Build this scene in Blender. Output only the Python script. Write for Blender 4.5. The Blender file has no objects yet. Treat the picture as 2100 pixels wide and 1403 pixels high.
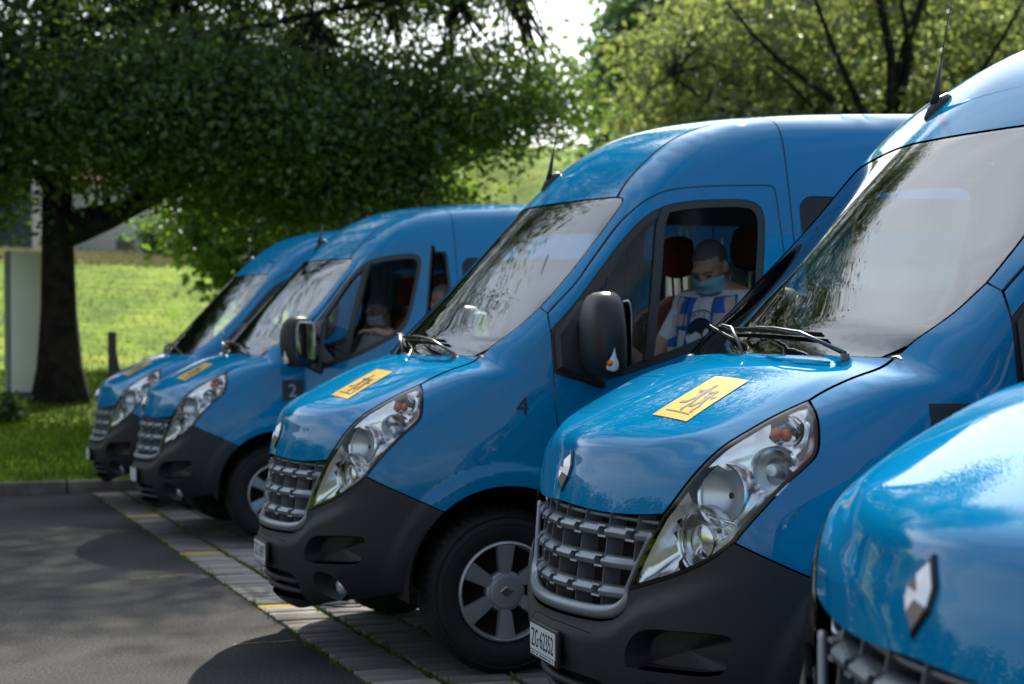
import bpy, bmesh, math, random
import numpy as np
from mathutils import Vector, Matrix
from mathutils.geometry import delaunay_2d_cdt

SC = bpy.context.scene
COL = SC.collection
R = math.radians

# ------------------------------------------------------------------ camera
CAM_F, CAM_POS = 3473.1, (2.3083, 7.6803, 1.3627)
CAM_YAW, CAM_PITCH, CAM_ROLL = -1.90555, 0.00414, -0.00629
cam = bpy.data.cameras.new('camera')
cam.sensor_width = 36.0
cam.lens = CAM_F / 2100.0 * 36.0
cam.clip_start, cam.clip_end = 0.1, 2000
cam.dof.use_dof = True
cam.dof.focus_distance = 5.3
cam.dof.aperture_fstop = 3.6
cam_o = bpy.data.objects.new('camera', cam)
COL.objects.link(cam_o)
_f = Vector((math.cos(CAM_YAW)*math.cos(CAM_PITCH), math.sin(CAM_YAW)*math.cos(CAM_PITCH), math.sin(CAM_PITCH)))
_r = Vector((math.sin(CAM_YAW), -math.cos(CAM_YAW), 0))
_u = _r.cross(_f)
_r2 = _r*math.cos(CAM_ROLL) + _u*math.sin(CAM_ROLL)
_u2 = -_r*math.sin(CAM_ROLL) + _u*math.cos(CAM_ROLL)
cam_o.matrix_world = Matrix(((_r2.x, _u2.x, -_f.x, CAM_POS[0]), (_r2.y, _u2.y, -_f.y, CAM_POS[1]), (_r2.z, _u2.z, -_f.z, CAM_POS[2]), (0, 0, 0, 1)))
SC.camera = cam_o

# ------------------------------------------------------------------ sky, sun, exposure
SUN_TO = Vector((-0.60, -1.15, 1.0)).normalized()      # towards the sun
SUN_EL = math.asin(SUN_TO.z)
SUN_ROT = math.atan2(SUN_TO.x, SUN_TO.y)
SKY_STRENGTH = 0.10
world = bpy.data.worlds.new('World')
SC.world = world
world.use_nodes = True
wn, wl = world.node_tree.nodes, world.node_tree.links
wn.clear()
def _n(tree, t, **kw):
    n = tree.nodes.new(t)
    for k, v in kw.items(): setattr(n, k, v)
    return n
wt = world.node_tree
sky = _n(wt, 'ShaderNodeTexSky', sky_type='NISHITA', sun_disc=False, sun_elevation=SUN_EL, sun_rotation=SUN_ROT, air_density=1.0, dust_density=1.5, ozone_density=1.0)
tc = _n(wt, 'ShaderNodeTexCoord')
sep = _n(wt, 'ShaderNodeSeparateXYZ')
wl.new(tc.outputs['Generated'], sep.inputs[0])
zz = _n(wt, 'ShaderNodeMath', operation='MAXIMUM'); wl.new(sep.outputs['Z'], zz.inputs[0]); zz.inputs[1].default_value = 0.0
za = _n(wt, 'ShaderNodeMath', operation='ADD'); wl.new(zz.outputs[0], za.inputs[0]); za.inputs[1].default_value = 0.22
dv = _n(wt, 'ShaderNodeVectorMath', operation='DIVIDE')
cmb = _n(wt, 'ShaderNodeCombineXYZ')
for i in range(3): wl.new(za.outputs[0], cmb.inputs[i])
wl.new(tc.outputs['Generated'], dv.inputs[0]); wl.new(cmb.outputs[0], dv.inputs[1])
nz = _n(wt, 'ShaderNodeTexNoise'); nz.inputs['Scale'].default_value = 2.3; nz.inputs['Detail'].default_value = 7; nz.inputs['Roughness'].default_value = 0.55
nz.inputs['Distortion'].default_value = 0.5
mpn = _n(wt, 'ShaderNodeMapping'); mpn.inputs['Scale'].default_value = (1.0, .42, 1.0); mpn.inputs['Rotation'].default_value = (0, 0, R(35)); wl.new(dv.outputs[0], mpn.inputs['Vector']); wl.new(mpn.outputs[0], nz.inputs['Vector'])
rp = _n(wt, 'ShaderNodeValToRGB'); rp.color_ramp.elements[0].position = 0.40; rp.color_ramp.elements[1].position = 0.60
rp.color_ramp.elements[0].color = (0.14, 0.14, 0.14, 1); rp.color_ramp.elements[1].color = (0.95, 0.95, 0.95, 1)
wl.new(nz.outputs['Fac'], rp.inputs[0])
mx = _n(wt, 'ShaderNodeMix', data_type='RGBA')
wl.new(rp.outputs[0], mx.inputs['Factor']); wl.new(sky.outputs[0], mx.inputs['A'])
# thin cloud: brighter towards the sun, as backlit haze is
sdv = _n(wt, 'ShaderNodeVectorMath', operation='DOT_PRODUCT'); wl.new(tc.outputs['Generated'], sdv.inputs[0]); sdv.inputs[1].default_value = tuple(SUN_TO)
smx = _n(wt, 'ShaderNodeMath', operation='MAXIMUM'); wl.new(sdv.outputs['Value'], smx.inputs[0]); smx.inputs[1].default_value = 0.0
spw = _n(wt, 'ShaderNodeMath', operation='POWER'); wl.new(smx.outputs[0], spw.inputs[0]); spw.inputs[1].default_value = 2.0
sma = _n(wt, 'ShaderNodeMath', operation='MULTIPLY_ADD'); wl.new(spw.outputs[0], sma.inputs[0]); sma.inputs[1].default_value = 16.5; sma.inputs[2].default_value = 2.8
scv = _n(wt, 'ShaderNodeVectorMath', operation='SCALE'); scv.inputs[0].default_value = (0.93, 0.985, 1.04); wl.new(sma.outputs[0], scv.inputs['Scale'])
wl.new(scv.outputs[0], mx.inputs['B'])
bg = _n(wt, 'ShaderNodeBackground'); bg.inputs['Strength'].default_value = SKY_STRENGTH
wl.new(mx.outputs['Result'], bg.inputs['Color'])
wo = _n(wt, 'ShaderNodeOutputWorld'); wl.new(bg.outputs[0], wo.inputs[0])
sun = bpy.data.lights.new('sun', 'SUN'); sun.energy = 5.0; sun.angle = R(0.6); sun.color = (1.0, 0.93, 0.80)
sun_o = bpy.data.objects.new('sun', sun); COL.objects.link(sun_o)
sun_o.rotation_euler = (-SUN_TO).to_track_quat('-Z', 'Y').to_euler()
sun_o.location = (-12, -23, 40)
SC.view_settings.view_transform = 'Standard'
SC.view_settings.look = 'None'
SC.view_settings.exposure = 1.05
SC.view_settings.gamma = 1.0
SC.view_settings.use_curve_mapping = False
SC.cycles.max_bounces = 8
SC.cycles.transparent_max_bounces = 24
SC.cycles.glossy_bounces = 4
SC.cycles.caustics_reflective = False
SC.cycles.caustics_refractive = False
SC.cycles.sample_clamp_indirect = 6

# ------------------------------------------------------------------ materials
MATS = {}
def mat(name, color=(.5, .5, .5), rough=.5, metal=0.0, coat=0.0, coat_rough=.03, spec=.5, bump=None, vary=None, emit=None, trans=None):
    """Principled material; bump = (scale, strength), vary = (scale, amount) for a slight mottling of the colour"""
    m = bpy.data.materials.new(name); m.use_nodes = True
    t = m.node_tree; b = t.nodes['Principled BSDF']
    b.inputs['Base Color'].default_value = (*color, 1); b.inputs['Roughness'].default_value = rough
    b.inputs['Metallic'].default_value = metal; b.inputs['Coat Weight'].default_value = coat
    b.inputs['Coat Roughness'].default_value = coat_rough; b.inputs['Specular IOR Level'].default_value = spec
    co = None
    if bump or vary: co = t.nodes.new('ShaderNodeTexCoord')
    if vary:
        n = t.nodes.new('ShaderNodeTexNoise'); n.inputs['Scale'].default_value = vary[0]; n.inputs['Detail'].default_value = 5
        t.links.new(co.outputs['Object'], n.inputs['Vector'])
        r_ = t.nodes.new('ShaderNodeMapRange'); r_.inputs['From Min'].default_value = .3; r_.inputs['From Max'].default_value = .7
        r_.inputs['To Min'].default_value = 1-vary[1]; r_.inputs['To Max'].default_value = 1+vary[1]
        t.links.new(n.outputs['Fac'], r_.inputs['Value'])
        mm = t.nodes.new('ShaderNodeVectorMath'); mm.operation = 'SCALE'; mm.inputs[0].default_value = color
        t.links.new(r_.outputs[0], mm.inputs['Scale']); t.links.new(mm.outputs[0], b.inputs['Base Color'])
    if bump:
        n2 = t.nodes.new('ShaderNodeTexNoise'); n2.inputs['Scale'].default_value = bump[0]; n2.inputs['Detail'].default_value = 4
        t.links.new(co.outputs['Object'], n2.inputs['Vector'])
        bp = t.nodes.new('ShaderNodeBump'); bp.inputs['Strength'].default_value = bump[1]; bp.inputs['Distance'].default_value = .01
        t.links.new(n2.outputs['Fac'], bp.inputs['Height']); t.links.new(bp.outputs[0], b.inputs['Normal'])
    MATS[name] = m
    return m
def glass_mat(name, tint, ior=1.6, rough=0.0, film=0.0):
    m = bpy.data.materials.new(name); m.use_nodes = True; t = m.node_tree; t.nodes.clear()
    tr = t.nodes.new('ShaderNodeBsdfTransparent'); tr.inputs[0].default_value = (*tint, 1)
    if film:
        ad = t.nodes.new('ShaderNodeAddShader'); tl = t.nodes.new('ShaderNodeBsdfTranslucent'); tl.inputs[0].default_value = (film, film, film, 1); t.links.new(tr.outputs[0], ad.inputs[0]); t.links.new(tl.outputs[0], ad.inputs[1]); tr = ad
    gl = t.nodes.new('ShaderNodeBsdfGlossy'); gl.inputs['Roughness'].default_value = rough; gl.inputs[0].default_value = (1, 1, 1, 1)
    fr = t.nodes.new('ShaderNodeFresnel'); fr.inputs['IOR'].default_value = ior
    mxx = t.nodes.new('ShaderNodeMixShader'); o = t.nodes.new('ShaderNodeOutputMaterial')
    t.links.new(fr.outputs[0], mxx.inputs[0]); t.links.new(tr.outputs[0], mxx.inputs[1]); t.links.new(gl.outputs[0], mxx.inputs[2])
    t.links.new(mxx.outputs[0], o.inputs[0])
    MATS[name] = m
    return m
def leaf_mat(name, color, tcolor):
    m = bpy.data.materials.new(name); m.use_nodes = True; t = m.node_tree; t.nodes.clear()
    co = t.nodes.new('ShaderNodeTexCoord')
    n = t.nodes.new('ShaderNodeTexNoise'); n.inputs['Scale'].default_value = 1.7; n.inputs['Detail'].default_value = 6; n.inputs['Roughness'].default_value = .75
    t.links.new(co.outputs['Object'], n.inputs['Vector'])
    mr = t.nodes.new('ShaderNodeMapRange'); mr.inputs['From Min'].default_value = .3; mr.inputs['From Max'].default_value = .7
    mr.inputs['To Min'].default_value = .6; mr.inputs['To Max'].default_value = 1.45
    n2 = t.nodes.new('ShaderNodeTexNoise'); n2.inputs['Scale'].default_value = 11; n2.inputs['Detail'].default_value = 2; t.links.new(co.outputs['Object'], n2.inputs['Vector'])
    av = t.nodes.new('ShaderNodeMix'); av.inputs[0].default_value = .45; t.links.new(n.outputs['Fac'], av.inputs[2]); t.links.new(n2.outputs['Fac'], av.inputs[3])
    t.links.new(av.outputs[0], mr.inputs['Value']); mr.inputs['From Min'].default_value = .36; mr.inputs['From Max'].default_value = .64; mr.inputs['To Min'].default_value = .45; mr.inputs['To Max'].default_value = 1.7
    out = t.nodes.new('ShaderNodeOutputMaterial'); add = t.nodes.new('ShaderNodeAddShader')
    for cls, c in (('ShaderNodeBsdfDiffuse', color), ('ShaderNodeBsdfTranslucent', tcolor)):
        v = t.nodes.new('ShaderNodeVectorMath'); v.operation = 'SCALE'; v.inputs[0].default_value = c
        t.links.new(mr.outputs[0], v.inputs['Scale'])
        s = t.nodes.new(cls); t.links.new(v.outputs[0], s.inputs['Color']); t.links.new(s.outputs[0], add.inputs[0 if 'Diff' in cls else 1])
    gl = t.nodes.new('ShaderNodeBsdfGlossy'); gl.inputs['Roughness'].default_value = .45; gl.inputs[0].default_value = (1, 1, 1, 1)
    mixg = t.nodes.new('ShaderNodeMixShader'); mixg.inputs[0].default_value = .04
    t.links.new(add.outputs[0], mixg.inputs[1]); t.links.new(gl.outputs[0], mixg.inputs[2])
    t.links.new(mixg.outputs[0], out.inputs[0])
    MATS[name] = m
    return m
mat('blue_paint', (.0, .180, .395), .36, 0, .80, .010, .0)
MATS['blue_paint'].node_tree.nodes['Principled BSDF'].inputs['Coat IOR'].default_value = 1.5
mat('dark_plastic', (.0115, .0140, .0200), .55, bump=(900, .12), vary=(6, .12))
mat('black_plastic', (.012, .013, .015), .42, bump=(700, .08))
mat('black_gloss', (.008, .009, .010), .12)
mat('frit', (.02, .021, .024), .10, 0, 1.0, .0)
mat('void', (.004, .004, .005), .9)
mat('rubber', (.006, .006, .007), .72, bump=(260, .2), vary=(9, .2))
mat('grille_silver', (.23, .25, .28), .36, .55)
mat('hub_silver', (.36, .38, .41), .38, .6)
mat('chrome', (.80, .82, .85), .08, 1.0)
mat('reflector', (.78, .80, .83), .16, 1.0)
mat('satin', (.95, .97, 1.0), .22, .9)
mat('frosted', (.70, .75, .80), .30, .75)
mat('amber', (.80, .15, .02), .25, 0, .6)
mat('white_plate', (.62, .65, .68), .45)
mat('ink', (.012, .012, .014), .5)
mat('decal_grey', (.34, .40, .47), .45)
mat('sticker_yellow', (.72, .43, .035), .38, 0, .5, .06)
mat('trim_grey', (.26, .265, .27), .75, vary=(12, .15))
mat('trim_light', (.68, .69, .69), .75)
mat('dash_grey', (.11, .115, .12), .6, bump=(300, .1))
mat('seat_dark', (.028, .024, .026), .9, bump=(180, .3))
mat('seat_red', (.20, .030, .016), .9, bump=(180, .3), vary=(20, .2))
mat('mirror_face', (.22, .24, .26), .03, 1.0)
mat('steel', (.30, .32, .34), .3, .9)
glass_mat('windscreen_glass', (.88, .95, .92), 2.3)
glass_mat('side_glass', (.90, .95, .93), 1.45)
glass_mat('tinted_glass', (.16, .18, .19), 1.5)
glass_mat('clear_lens', (.97, .98, .98), 1.42)
glass_mat('curtain_film', (.70, .74, .78), 1.25, .0, .5)

# ------------------------------------------------------------------ mesh helpers
def link(o, parent=None):
    COL.objects.link(o)
    if parent is not None: o.parent = parent
    return o
def mk(name, verts, faces, mats, parent=None, midx=None, normals=None, smooth=True, loc=None):
    """ONE mesh object from vertex / face lists; normals = optional per-vertex normals"""
    me = bpy.data.meshes.new(name)
    me.from_pydata([tuple(v) for v in verts], [], [tuple(int(i) for i in f) for f in faces])
    for m in (mats if isinstance(mats, (list, tuple)) else [mats]): me.materials.append(MATS[m] if isinstance(m, str) else m)
    if midx is not None: me.polygons.foreach_set('material_index', np.asarray(midx, dtype=np.int32))
    if smooth: me.polygons.foreach_set('use_smooth', np.ones(len(me.polygons), dtype=bool))
    if normals is not None: me.normals_split_custom_set_from_vertices([tuple(n) for n in normals])
    me.update()
    o = bpy.data.objects.new(name, me)
    if loc is not None: o.location = loc
    return link(o, parent)
def thing(name, label, cat, loc=(0, 0, 0), rz=0.0, group=None):
    o = bpy.data.objects.new(name, None); COL.objects.link(o)
    o.empty_display_size = .3
    o.location = loc; o.rotation_euler = (0, 0, rz)
    tag(o, label, cat, group); return o
def tag(o, label=None, cat=None, group=None, kind=None):
    if label: o['label'] = label
    if cat: o['category'] = cat
    if group: o['group'] = group
    if kind: o['kind'] = kind
    return o
class MB:
    """collects shapes with flat or smooth faces into one mesh"""
    def __init__(s): s.v, s.f, s.mi = [], [], []
    def add(s, v, f, mi=0):
        b = len(s.v); s.v += [tuple(p) for p in v]; s.f += [tuple(i+b for i in q) for q in f]; s.mi += [mi]*len(f)
        return s
    def box(s, lo, hi, mi=0, bev=0.0, M=None):
        x0, y0, z0 = lo; x1, y1, z1 = hi
        if bev <= 0:
            v = [(x0,y0,z0),(x1,y0,z0),(x1,y1,z0),(x0,y1,z0),(x0,y0,z1),(x1,y0,z1),(x1,y1,z1),(x0,y1,z1)]
            f = [(0,3,2,1),(4,5,6,7),(0,1,5,4),(1,2,6,5),(2,3,7,6),(3,0,4,7)]
        else:
            bm = bmesh.new(); bmesh.ops.create_cube(bm, size=1)
            for q in bm.verts: q.co = Vector(((x0+x1)/2+q.co.x*(x1-x0), (y0+y1)/2+q.co.y*(y1-y0), (z0+z1)/2+q.co.z*(z1-z0)))
            bmesh.ops.bevel(bm, geom=list(bm.edges), offset=bev, segments=3, affect='EDGES', profile=.5)
            bm.verts.index_update(); v = [tuple(q.co) for q in bm.verts]; f = [tuple(q.index for q in p.verts) for p in bm.faces]; bm.free()
        if M is not None: v = [tuple(M @ Vector(q)) for q in v]
        return s.add(v, f, mi)
    def tube(s, pts, rad, n=8, mi=0, cap=True, flat=1.0):
        """swept tube through pts; rad a number or list"""
        P = [Vector(p) for p in pts]; m = len(P); rr = rad if isinstance(rad, (list, tuple)) else [rad]*m
        v, f = [], []; up = None
        for i, p in enumerate(P):
            d = (P[min(i+1, m-1)] - P[max(i-1, 0)]).normalized()
            if up is None:
                up = d.orthogonal().normalized()
            up = (up - d*up.dot(d)).normalized(); w = d.cross(up)
            for k in range(n):
                a = 2*math.pi*k/n; v.append(p + up*math.cos(a)*rr[i] + w*math.sin(a)*rr[i]*flat)
        for i in range(m-1):
            for k in range(n):
                a, b = i*n+k, i*n+(k+1) % n; f.append((a, b, b+n, a+n))
        if cap: f.append(tuple(range(n-1, -1, -1))); f.append(tuple(range((m-1)*n, m*n)))
        return s.add(v, f, mi)
    def lathe(s, prof, n=32, M=None, mi=0, a0=0.0, a1=2*math.pi):
        """profile [(r, h)] turned about local Z; M places it"""
        full = abs(a1-a0-2*math.pi) < 1e-6; m = len(prof); k = n if full else n+1
        v = []
        for i in range(k):
            a = a0+(a1-a0)*i/n
            for r_, h in prof: v.append((r_*math.cos(a), r_*math.sin(a), h))
        f = []
        for i in range(n):
            j = (i+1) % k
            for q in range(m-1): f.append((i*m+q, j*m+q, j*m+q+1, i*m+q+1))
        if M is not None: v = [tuple(M @ Vector(q)) for q in v]
        return s.add(v, f, mi)
    def loft(s, rings, mi=0, cap=True):
        n = len(rings[0]); v = [p for r_ in rings for p in r_]; f = []
        for i in range(len(rings)-1):
            for k in range(n):
                a, b = i*n+k, i*n+(k+1) % n; f.append((a, b, b+n, a+n))
        if cap: f.append(tuple(range(n-1, -1, -1))); f.append(tuple(range((len(rings)-1)*n, len(rings)*n)))
        return s.add(v, f, mi)
    def sphere(s, c, r, mi=0, nu=14, nv=9):
        rx, ry, rz = r if isinstance(r, (tuple, list)) else (r, r, r); v, f = [], []
        for i in range(nv+1):
            t = math.pi*i/nv
            for k in range(nu):
                a = 2*math.pi*k/nu; v.append((c[0]+rx*math.sin(t)*math.cos(a), c[1]+ry*math.sin(t)*math.sin(a), c[2]+rz*math.cos(t)))
        for i in range(nv):
            for k in range(nu):
                a, b = i*nu+k, i*nu+(k+1) % nu; f.append((a, a+nu, b+nu, b))
        return s.add(v, f, mi)
    def build(s, name, mats, parent=None, smooth=True, auto=None, loc=None):
        o = mk(name, s.v, s.f, mats, parent, midx=s.mi, smooth=smooth, loc=loc)
        if smooth and auto is not None: sharp(o.data, auto)
        return o
def sharp(me, deg):
    """mark edges sharper than deg as sharp so smooth shading stops there"""
    bm = bmesh.new(); bm.from_mesh(me); bmesh.ops.recalc_face_normals(bm, faces=bm.faces); lim = R(deg)
    for e in bm.edges:
        e.smooth = not (len(e.link_faces) == 2 and e.calc_face_angle(0) > lim)
    bm.to_mesh(me); bm.free()
def flipped(o, name=None, parent=None):
    """mirror copy across y = 0 (own mesh)"""
    me = o.data.copy(); n = len(me.vertices); co = np.empty(n*3, dtype=np.float32); me.vertices.foreach_get('co', co)
    nr = None
    if me.has_custom_normals:
        ln = np.empty(len(me.loops)*3, dtype=np.float32); me.corner_normals.foreach_get('vector', ln); ln = ln.reshape(-1, 3)
        li = np.empty(len(me.loops), dtype=np.int32); me.loops.foreach_get('vertex_index', li)
        nr = np.zeros((n, 3)); nr[li] = ln; nr[:, 1] *= -1
    co = co.reshape(-1, 3); co[:, 1] *= -1; me.vertices.foreach_set('co', co.ravel())
    me.flip_normals()
    if nr is not None: me.normals_split_custom_set_from_vertices(nr.tolist())
    me.update()
    c = bpy.data.objects.new(name or o.name.split('.')[0], me)
    c.location = (o.location.x, -o.location.y, o.location.z)
    return link(c, parent if parent is not None else o.parent)
def copy_tree(o, parent=None):
    c = o.copy(); COL.objects.link(c); c.parent = parent
    for ch in CHILDREN.get(o.name, []): copy_tree(ch, c)
    return c
CHILDREN = {}
def index_children():
    CHILDREN.clear()
    for o in bpy.data.objects:
        if o.parent is not None: CHILDREN.setdefault(o.parent.name, []).append(o)
_font_cache = {}
def text_geo(txt, size, res=3):
    """outline letters of a text as (verts2d, faces), origin bottom left, height of a capital = size"""
    cu = bpy.data.curves.new('t', 'FONT'); cu.body = txt; cu.resolution_u = res; cu.size = 1.0; cu.fill_mode = 'FRONT'
    ob = bpy.data.objects.new('t', cu); COL.objects.link(ob)
    dg = bpy.context.evaluated_depsgraph_get(); dg.update()
    me = ob.evaluated_get(dg).to_mesh(); v = np.array([q.co[:2] for q in me.vertices]); f = [tuple(p.vertices) for p in me.polygons]
    ob.evaluated_get(dg).to_mesh_clear(); bpy.data.objects.remove(ob); bpy.data.curves.remove(cu)
    v -= v.min(0); v *= size/v[:, 1].max()
    return v, f
mat('clear_lens_solid', (.72,.74,.76), .12, 0, 1.0)
mat('steel_dark', (.10,.105,.11), .28, .8)
mat('seat_red_shaded', (.060, .014, .012), .9, bump=(180, .3))  # shaded copy of the red seat fabric
def pchip_tab(xs,ys,grid):
    xs=np.asarray(xs,float); ys=np.asarray(ys,float); h=np.diff(xs); d=np.diff(ys)/h
    m=np.zeros(len(xs)); m[0]=d[0]; m[-1]=d[-1]
    for i in range(1,len(xs)-1):
        if d[i-1]*d[i]>0:
            w1=2*h[i]+h[i-1]; w2=h[i]+2*h[i-1]; m[i]=(w1+w2)/(w1/d[i-1]+w2/d[i])
    g=np.clip(grid,xs[0],xs[-1]); k=np.clip(np.searchsorted(xs,g)-1,0,len(xs)-2); t=(g-xs[k])/h[k]
    v=(2*t**3-3*t**2+1)*ys[k]+(t**3-2*t**2+t)*h[k]*m[k]+(-2*t**3+3*t**2)*ys[k+1]+(t**3-t**2)*h[k]*m[k+1]
    v=v+np.where(grid<xs[0],(grid-xs[0])*m[0],0)+np.where(grid>xs[-1],(grid-xs[-1])*m[-1],0)
    return v
def smooth(v,n):
    k=np.exp(-np.linspace(-2.5,2.5,2*n+1)**2/2*1.0); k/=k.sum()
    p=np.concatenate([2*v[0]-v[n:0:-1],v,2*v[-1]-v[-2:-n-2:-1]])
    return np.convolve(p,k,'valid')
class Tab:
    def __init__(s,xs,ys,sig=0.0,n=3000):
        a,b=xs[0],xs[-1]; e=.06*(b-a); s.g=np.linspace(a-e,b+e,n); s.v=pchip_tab(xs,ys,s.g)
        if sig>0: s.v=smooth(s.v,max(1,int(2.5*sig/(s.g[1]-s.g[0]))))
        # cubic eval through slopes
        s.d=np.gradient(s.v,s.g); s.h=s.g[1]-s.g[0]
    def __call__(s,x):
        x=np.asarray(x,float); k=np.clip(((x-s.g[0])/s.h).astype(int),0,len(s.g)-2); t=(x-s.g[k])/s.h
        h=s.h
        return (2*t**3-3*t**2+1)*s.v[k]+(t**3-2*t**2+t)*h*s.d[k]+(-2*t**3+3*t**2)*s.v[k+1]+(t**3-t**2)*h*s.d[k+1]
PX,PZ=-1.0,1.0
PROF=[(0.55,0.17),(0.7,0.2),(0.786,0.27),(0.826,0.36),(0.845,0.469),(0.842,0.599),(0.824,0.749),(0.797,0.89),(0.770,0.99),(0.738,1.055),(0.69,1.103),(0.605,1.153),(0.454,1.229),(0.30,1.300),(0.18,1.343),(.09,1.446),(-.011,1.560),(-.108,1.668),(-.204,1.774),(-.302,1.880),(-.40,1.983),(-.50,2.084),(-.60,2.178),(-.675,2.244),(-0.76,2.310),(-0.9,2.385),(-1.0,2.425)]
ROOF=[(-1.2,2.47),(-1.5,2.505),(-2.0,2.533),(-3.0,2.562),(-4.6,2.56)]
R90=PROF[-1][1]-PZ; KS=math.degrees(1/R90)
def s_of(x,z):
    th=np.degrees(np.arctan2(z-PZ,x-PX))
    return np.where(x>PX,th,90+(PX-x)*KS)
_s=[math.degrees(math.atan2(z-PZ,x-PX)) for x,z in PROF]+[90+(PX-x)*KS for x,z in ROOF]
_r=[math.hypot(x-PX,z-PZ) for x,z in PROF]+[z-PZ for x,z in ROOF]
RT=Tab(_s,_r,.65)
_soft=Tab(_s,_r,3.2); _k=np.clip((RT.g-24)/8,0,1); _k=_k*_k*(3-2*_k); RT.v=RT.v*(1-_k)+_soft.v*_k; RT.d=np.gradient(RT.v,RT.g)
HT_=Tab([-30,-14,0,5,10,20,30,45,60,80,100,300],[.242,.19,.13,.115,.095,.09,.115,.13,.14,.11,.055,.045],3)
HP_=Tab([-30,0,8,20,40,300],[2.1,2.1,2.2,2.4,2.0,2.0],3)
KR_=Tab([-30,0,8,20,26,40,60,90,300],[.10,.10,.11,.11,.09,.07,.07,.12,.13],3)
W0=Tab([.15,.3,.5,.8,1.1,1.3,1.45,1.6,1.9,2.2,2.4,2.7],[.965,.985,1.006,1.022,1.014,1.004,.989,.963,.914,.865,.83,.75],.06)
TZ=Tab([.1,.5,.72,.95,1.12,1.3,1.6],[.10,.058,.062,.071,.1,.14,.2],.06)
ARC=(0.0,.3755,.4145)      # wheel arch centre x, z and radius
WB=-3.68                   # rear axle
ZST=Tab([-.1,0,.12,.24,.36,.43,.495,.587,.686,.79,.9,1.1],[.548,.548,.549,.553,.566,.592,.638,.676,.708,.752,.79,.84],.03)
YC=Tab([-.1,.04,.2,.445,.495,.565,.611,.648,.69,.85],[.70,.69,.69,.675,.655,.612,.55,.47,.40,.33],.04)
def sst(v):
    v=np.clip(v,0,1); return v*v*(3-2*v)
def fw(x,y,z):
    s=s_of(x,z); r=np.where(x>PX,np.hypot(x-PX,z-PZ),z-PZ)
    e=.12
    yy=(np.sqrt(y*y+e*e)-e)/(math.sqrt(.75**2+e*e)-e)
    ya=np.abs(y)
    # step of the bumper below grille and lamps, standing proud of what is above it
    st=np.where((z<1.0)&(x>0),.020*sst((ZST(ya)-z)/.075+.10)*sst((.95-ya)/.3),0)
    # the bonnet's raised centre, bounded by a soft crease each side
    u=(YC(x)+.085-ya)/.085; u=.5*(u+1-np.sqrt((u-1)**2+.05)); u=.5*(u+np.sqrt(u*u+.05))
    bn=np.where((x>-.05)&(x<.85),.021*u*sst((z-.99)/.13)*sst((x-.03)/.30),0)
    return r-RT(s)+HT_(s)*yy**(HP_(s)-.9)-st-bn, s
def fs(x,y,z):
    t=np.maximum(x+.25,0)/.55
    rw=np.minimum(np.hypot(x-ARC[0],z-ARC[1]),np.hypot(x-WB,z-ARC[1]))
    fl=.013*sst((.515-rw)/.045)
    crease=.006*sst((z-.98)/.05)*sst((1.12-z)/.10)*sst((-.6-x)/.5)
    w=W0(z)-TZ(z)*t*t+fl-crease
    return np.abs(y)-w
def F(x,y,z):
    a,s=fw(x,y,z); b=fs(x,y,z); k=KR_(s)
    return .5*(a+b+np.sqrt((a-b)**2+k*k))
def grad(x,y,z,h=1.0e-3):
    gx=F(x+h,y,z)-F(x-h,y,z); gy=F(x,y+h,z)-F(x,y-h,z); gz=F(x,y,z+h)-F(x,y,z-h)
    g=np.stack([gx,gy,gz],-1); return g/np.linalg.norm(g,axis=-1,keepdims=True)
def ray(o,d,t0,t1,n=70):
    o=np.asarray(o,float); d=np.asarray(d,float)
    ts=np.linspace(t0,t1,n); P=o[:,None]+d[:,None]*ts[None,:,None]
    neg=F(P[...,0],P[...,1],P[...,2])<0
    k=np.maximum(np.argmax(neg,1),1); a=ts[k-1].copy(); b=ts[k].copy()
    for _ in range(22):
        c=.5*(a+b); p=o+d*c[:,None]; g=F(p[:,0],p[:,1],p[:,2])<0
        b=np.where(g,c,b); a=np.where(g,a,c)
    return o+d*(.5*(a+b))[:,None]
def surfA(s,t):
    s=np.asarray(s,float); t=np.asarray(t,float); th=np.radians(np.minimum(s,90.))
    O=np.stack([np.where(s>90,PX-(s-90)/KS,PX),0*s,PZ+0*s],-1)
    d=np.stack([np.cos(th)*np.cos(t),np.sin(t),np.sin(th)*np.cos(t)],-1)
    return ray(O+d*2.3,-d,0,2.3)
def invA(p):
    p=np.asarray(p,float); x,y,z=p[...,0],p[...,1],p[...,2]
    r=np.where(x>PX,np.hypot(x-PX,z-PZ),z-PZ)
    return np.stack([s_of(x,z),np.arctan2(y,r)],-1)
def surfB(x,z,sgn=1):
    x=np.asarray(x,float); z=np.asarray(z,float)
    o=np.stack([x,0*x+1.3*sgn,z],-1); d=np.zeros_like(o); d[:,1]=-sgn
    return ray(o,d,0,1.3)
def surfX(y,z):
    """front surface point at given y, z"""
    y=np.asarray(y,float); z=np.asarray(z,float)
    o=np.stack([0*y+1.1,y,z],-1); d=np.zeros_like(o); d[:,0]=-1
    return ray(o,d,0,2.6,150)
def snap(p,it=6):
    p=np.array(p,float)
    for _ in range(it):
        f=F(p[:,0],p[:,1],p[:,2]); h=1e-3
        g=np.stack([F(p[:,0]+h,p[:,1],p[:,2])-F(p[:,0]-h,p[:,1],p[:,2]),F(p[:,0],p[:,1]+h,p[:,2])-F(p[:,0],p[:,1]-h,p[:,2]),F(p[:,0],p[:,1],p[:,2]+h)-F(p[:,0],p[:,1],p[:,2]-h)],-1)/(2*h)
        p-=g*(f/np.maximum((g*g).sum(1),.05))[:,None]
    return p
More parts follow.
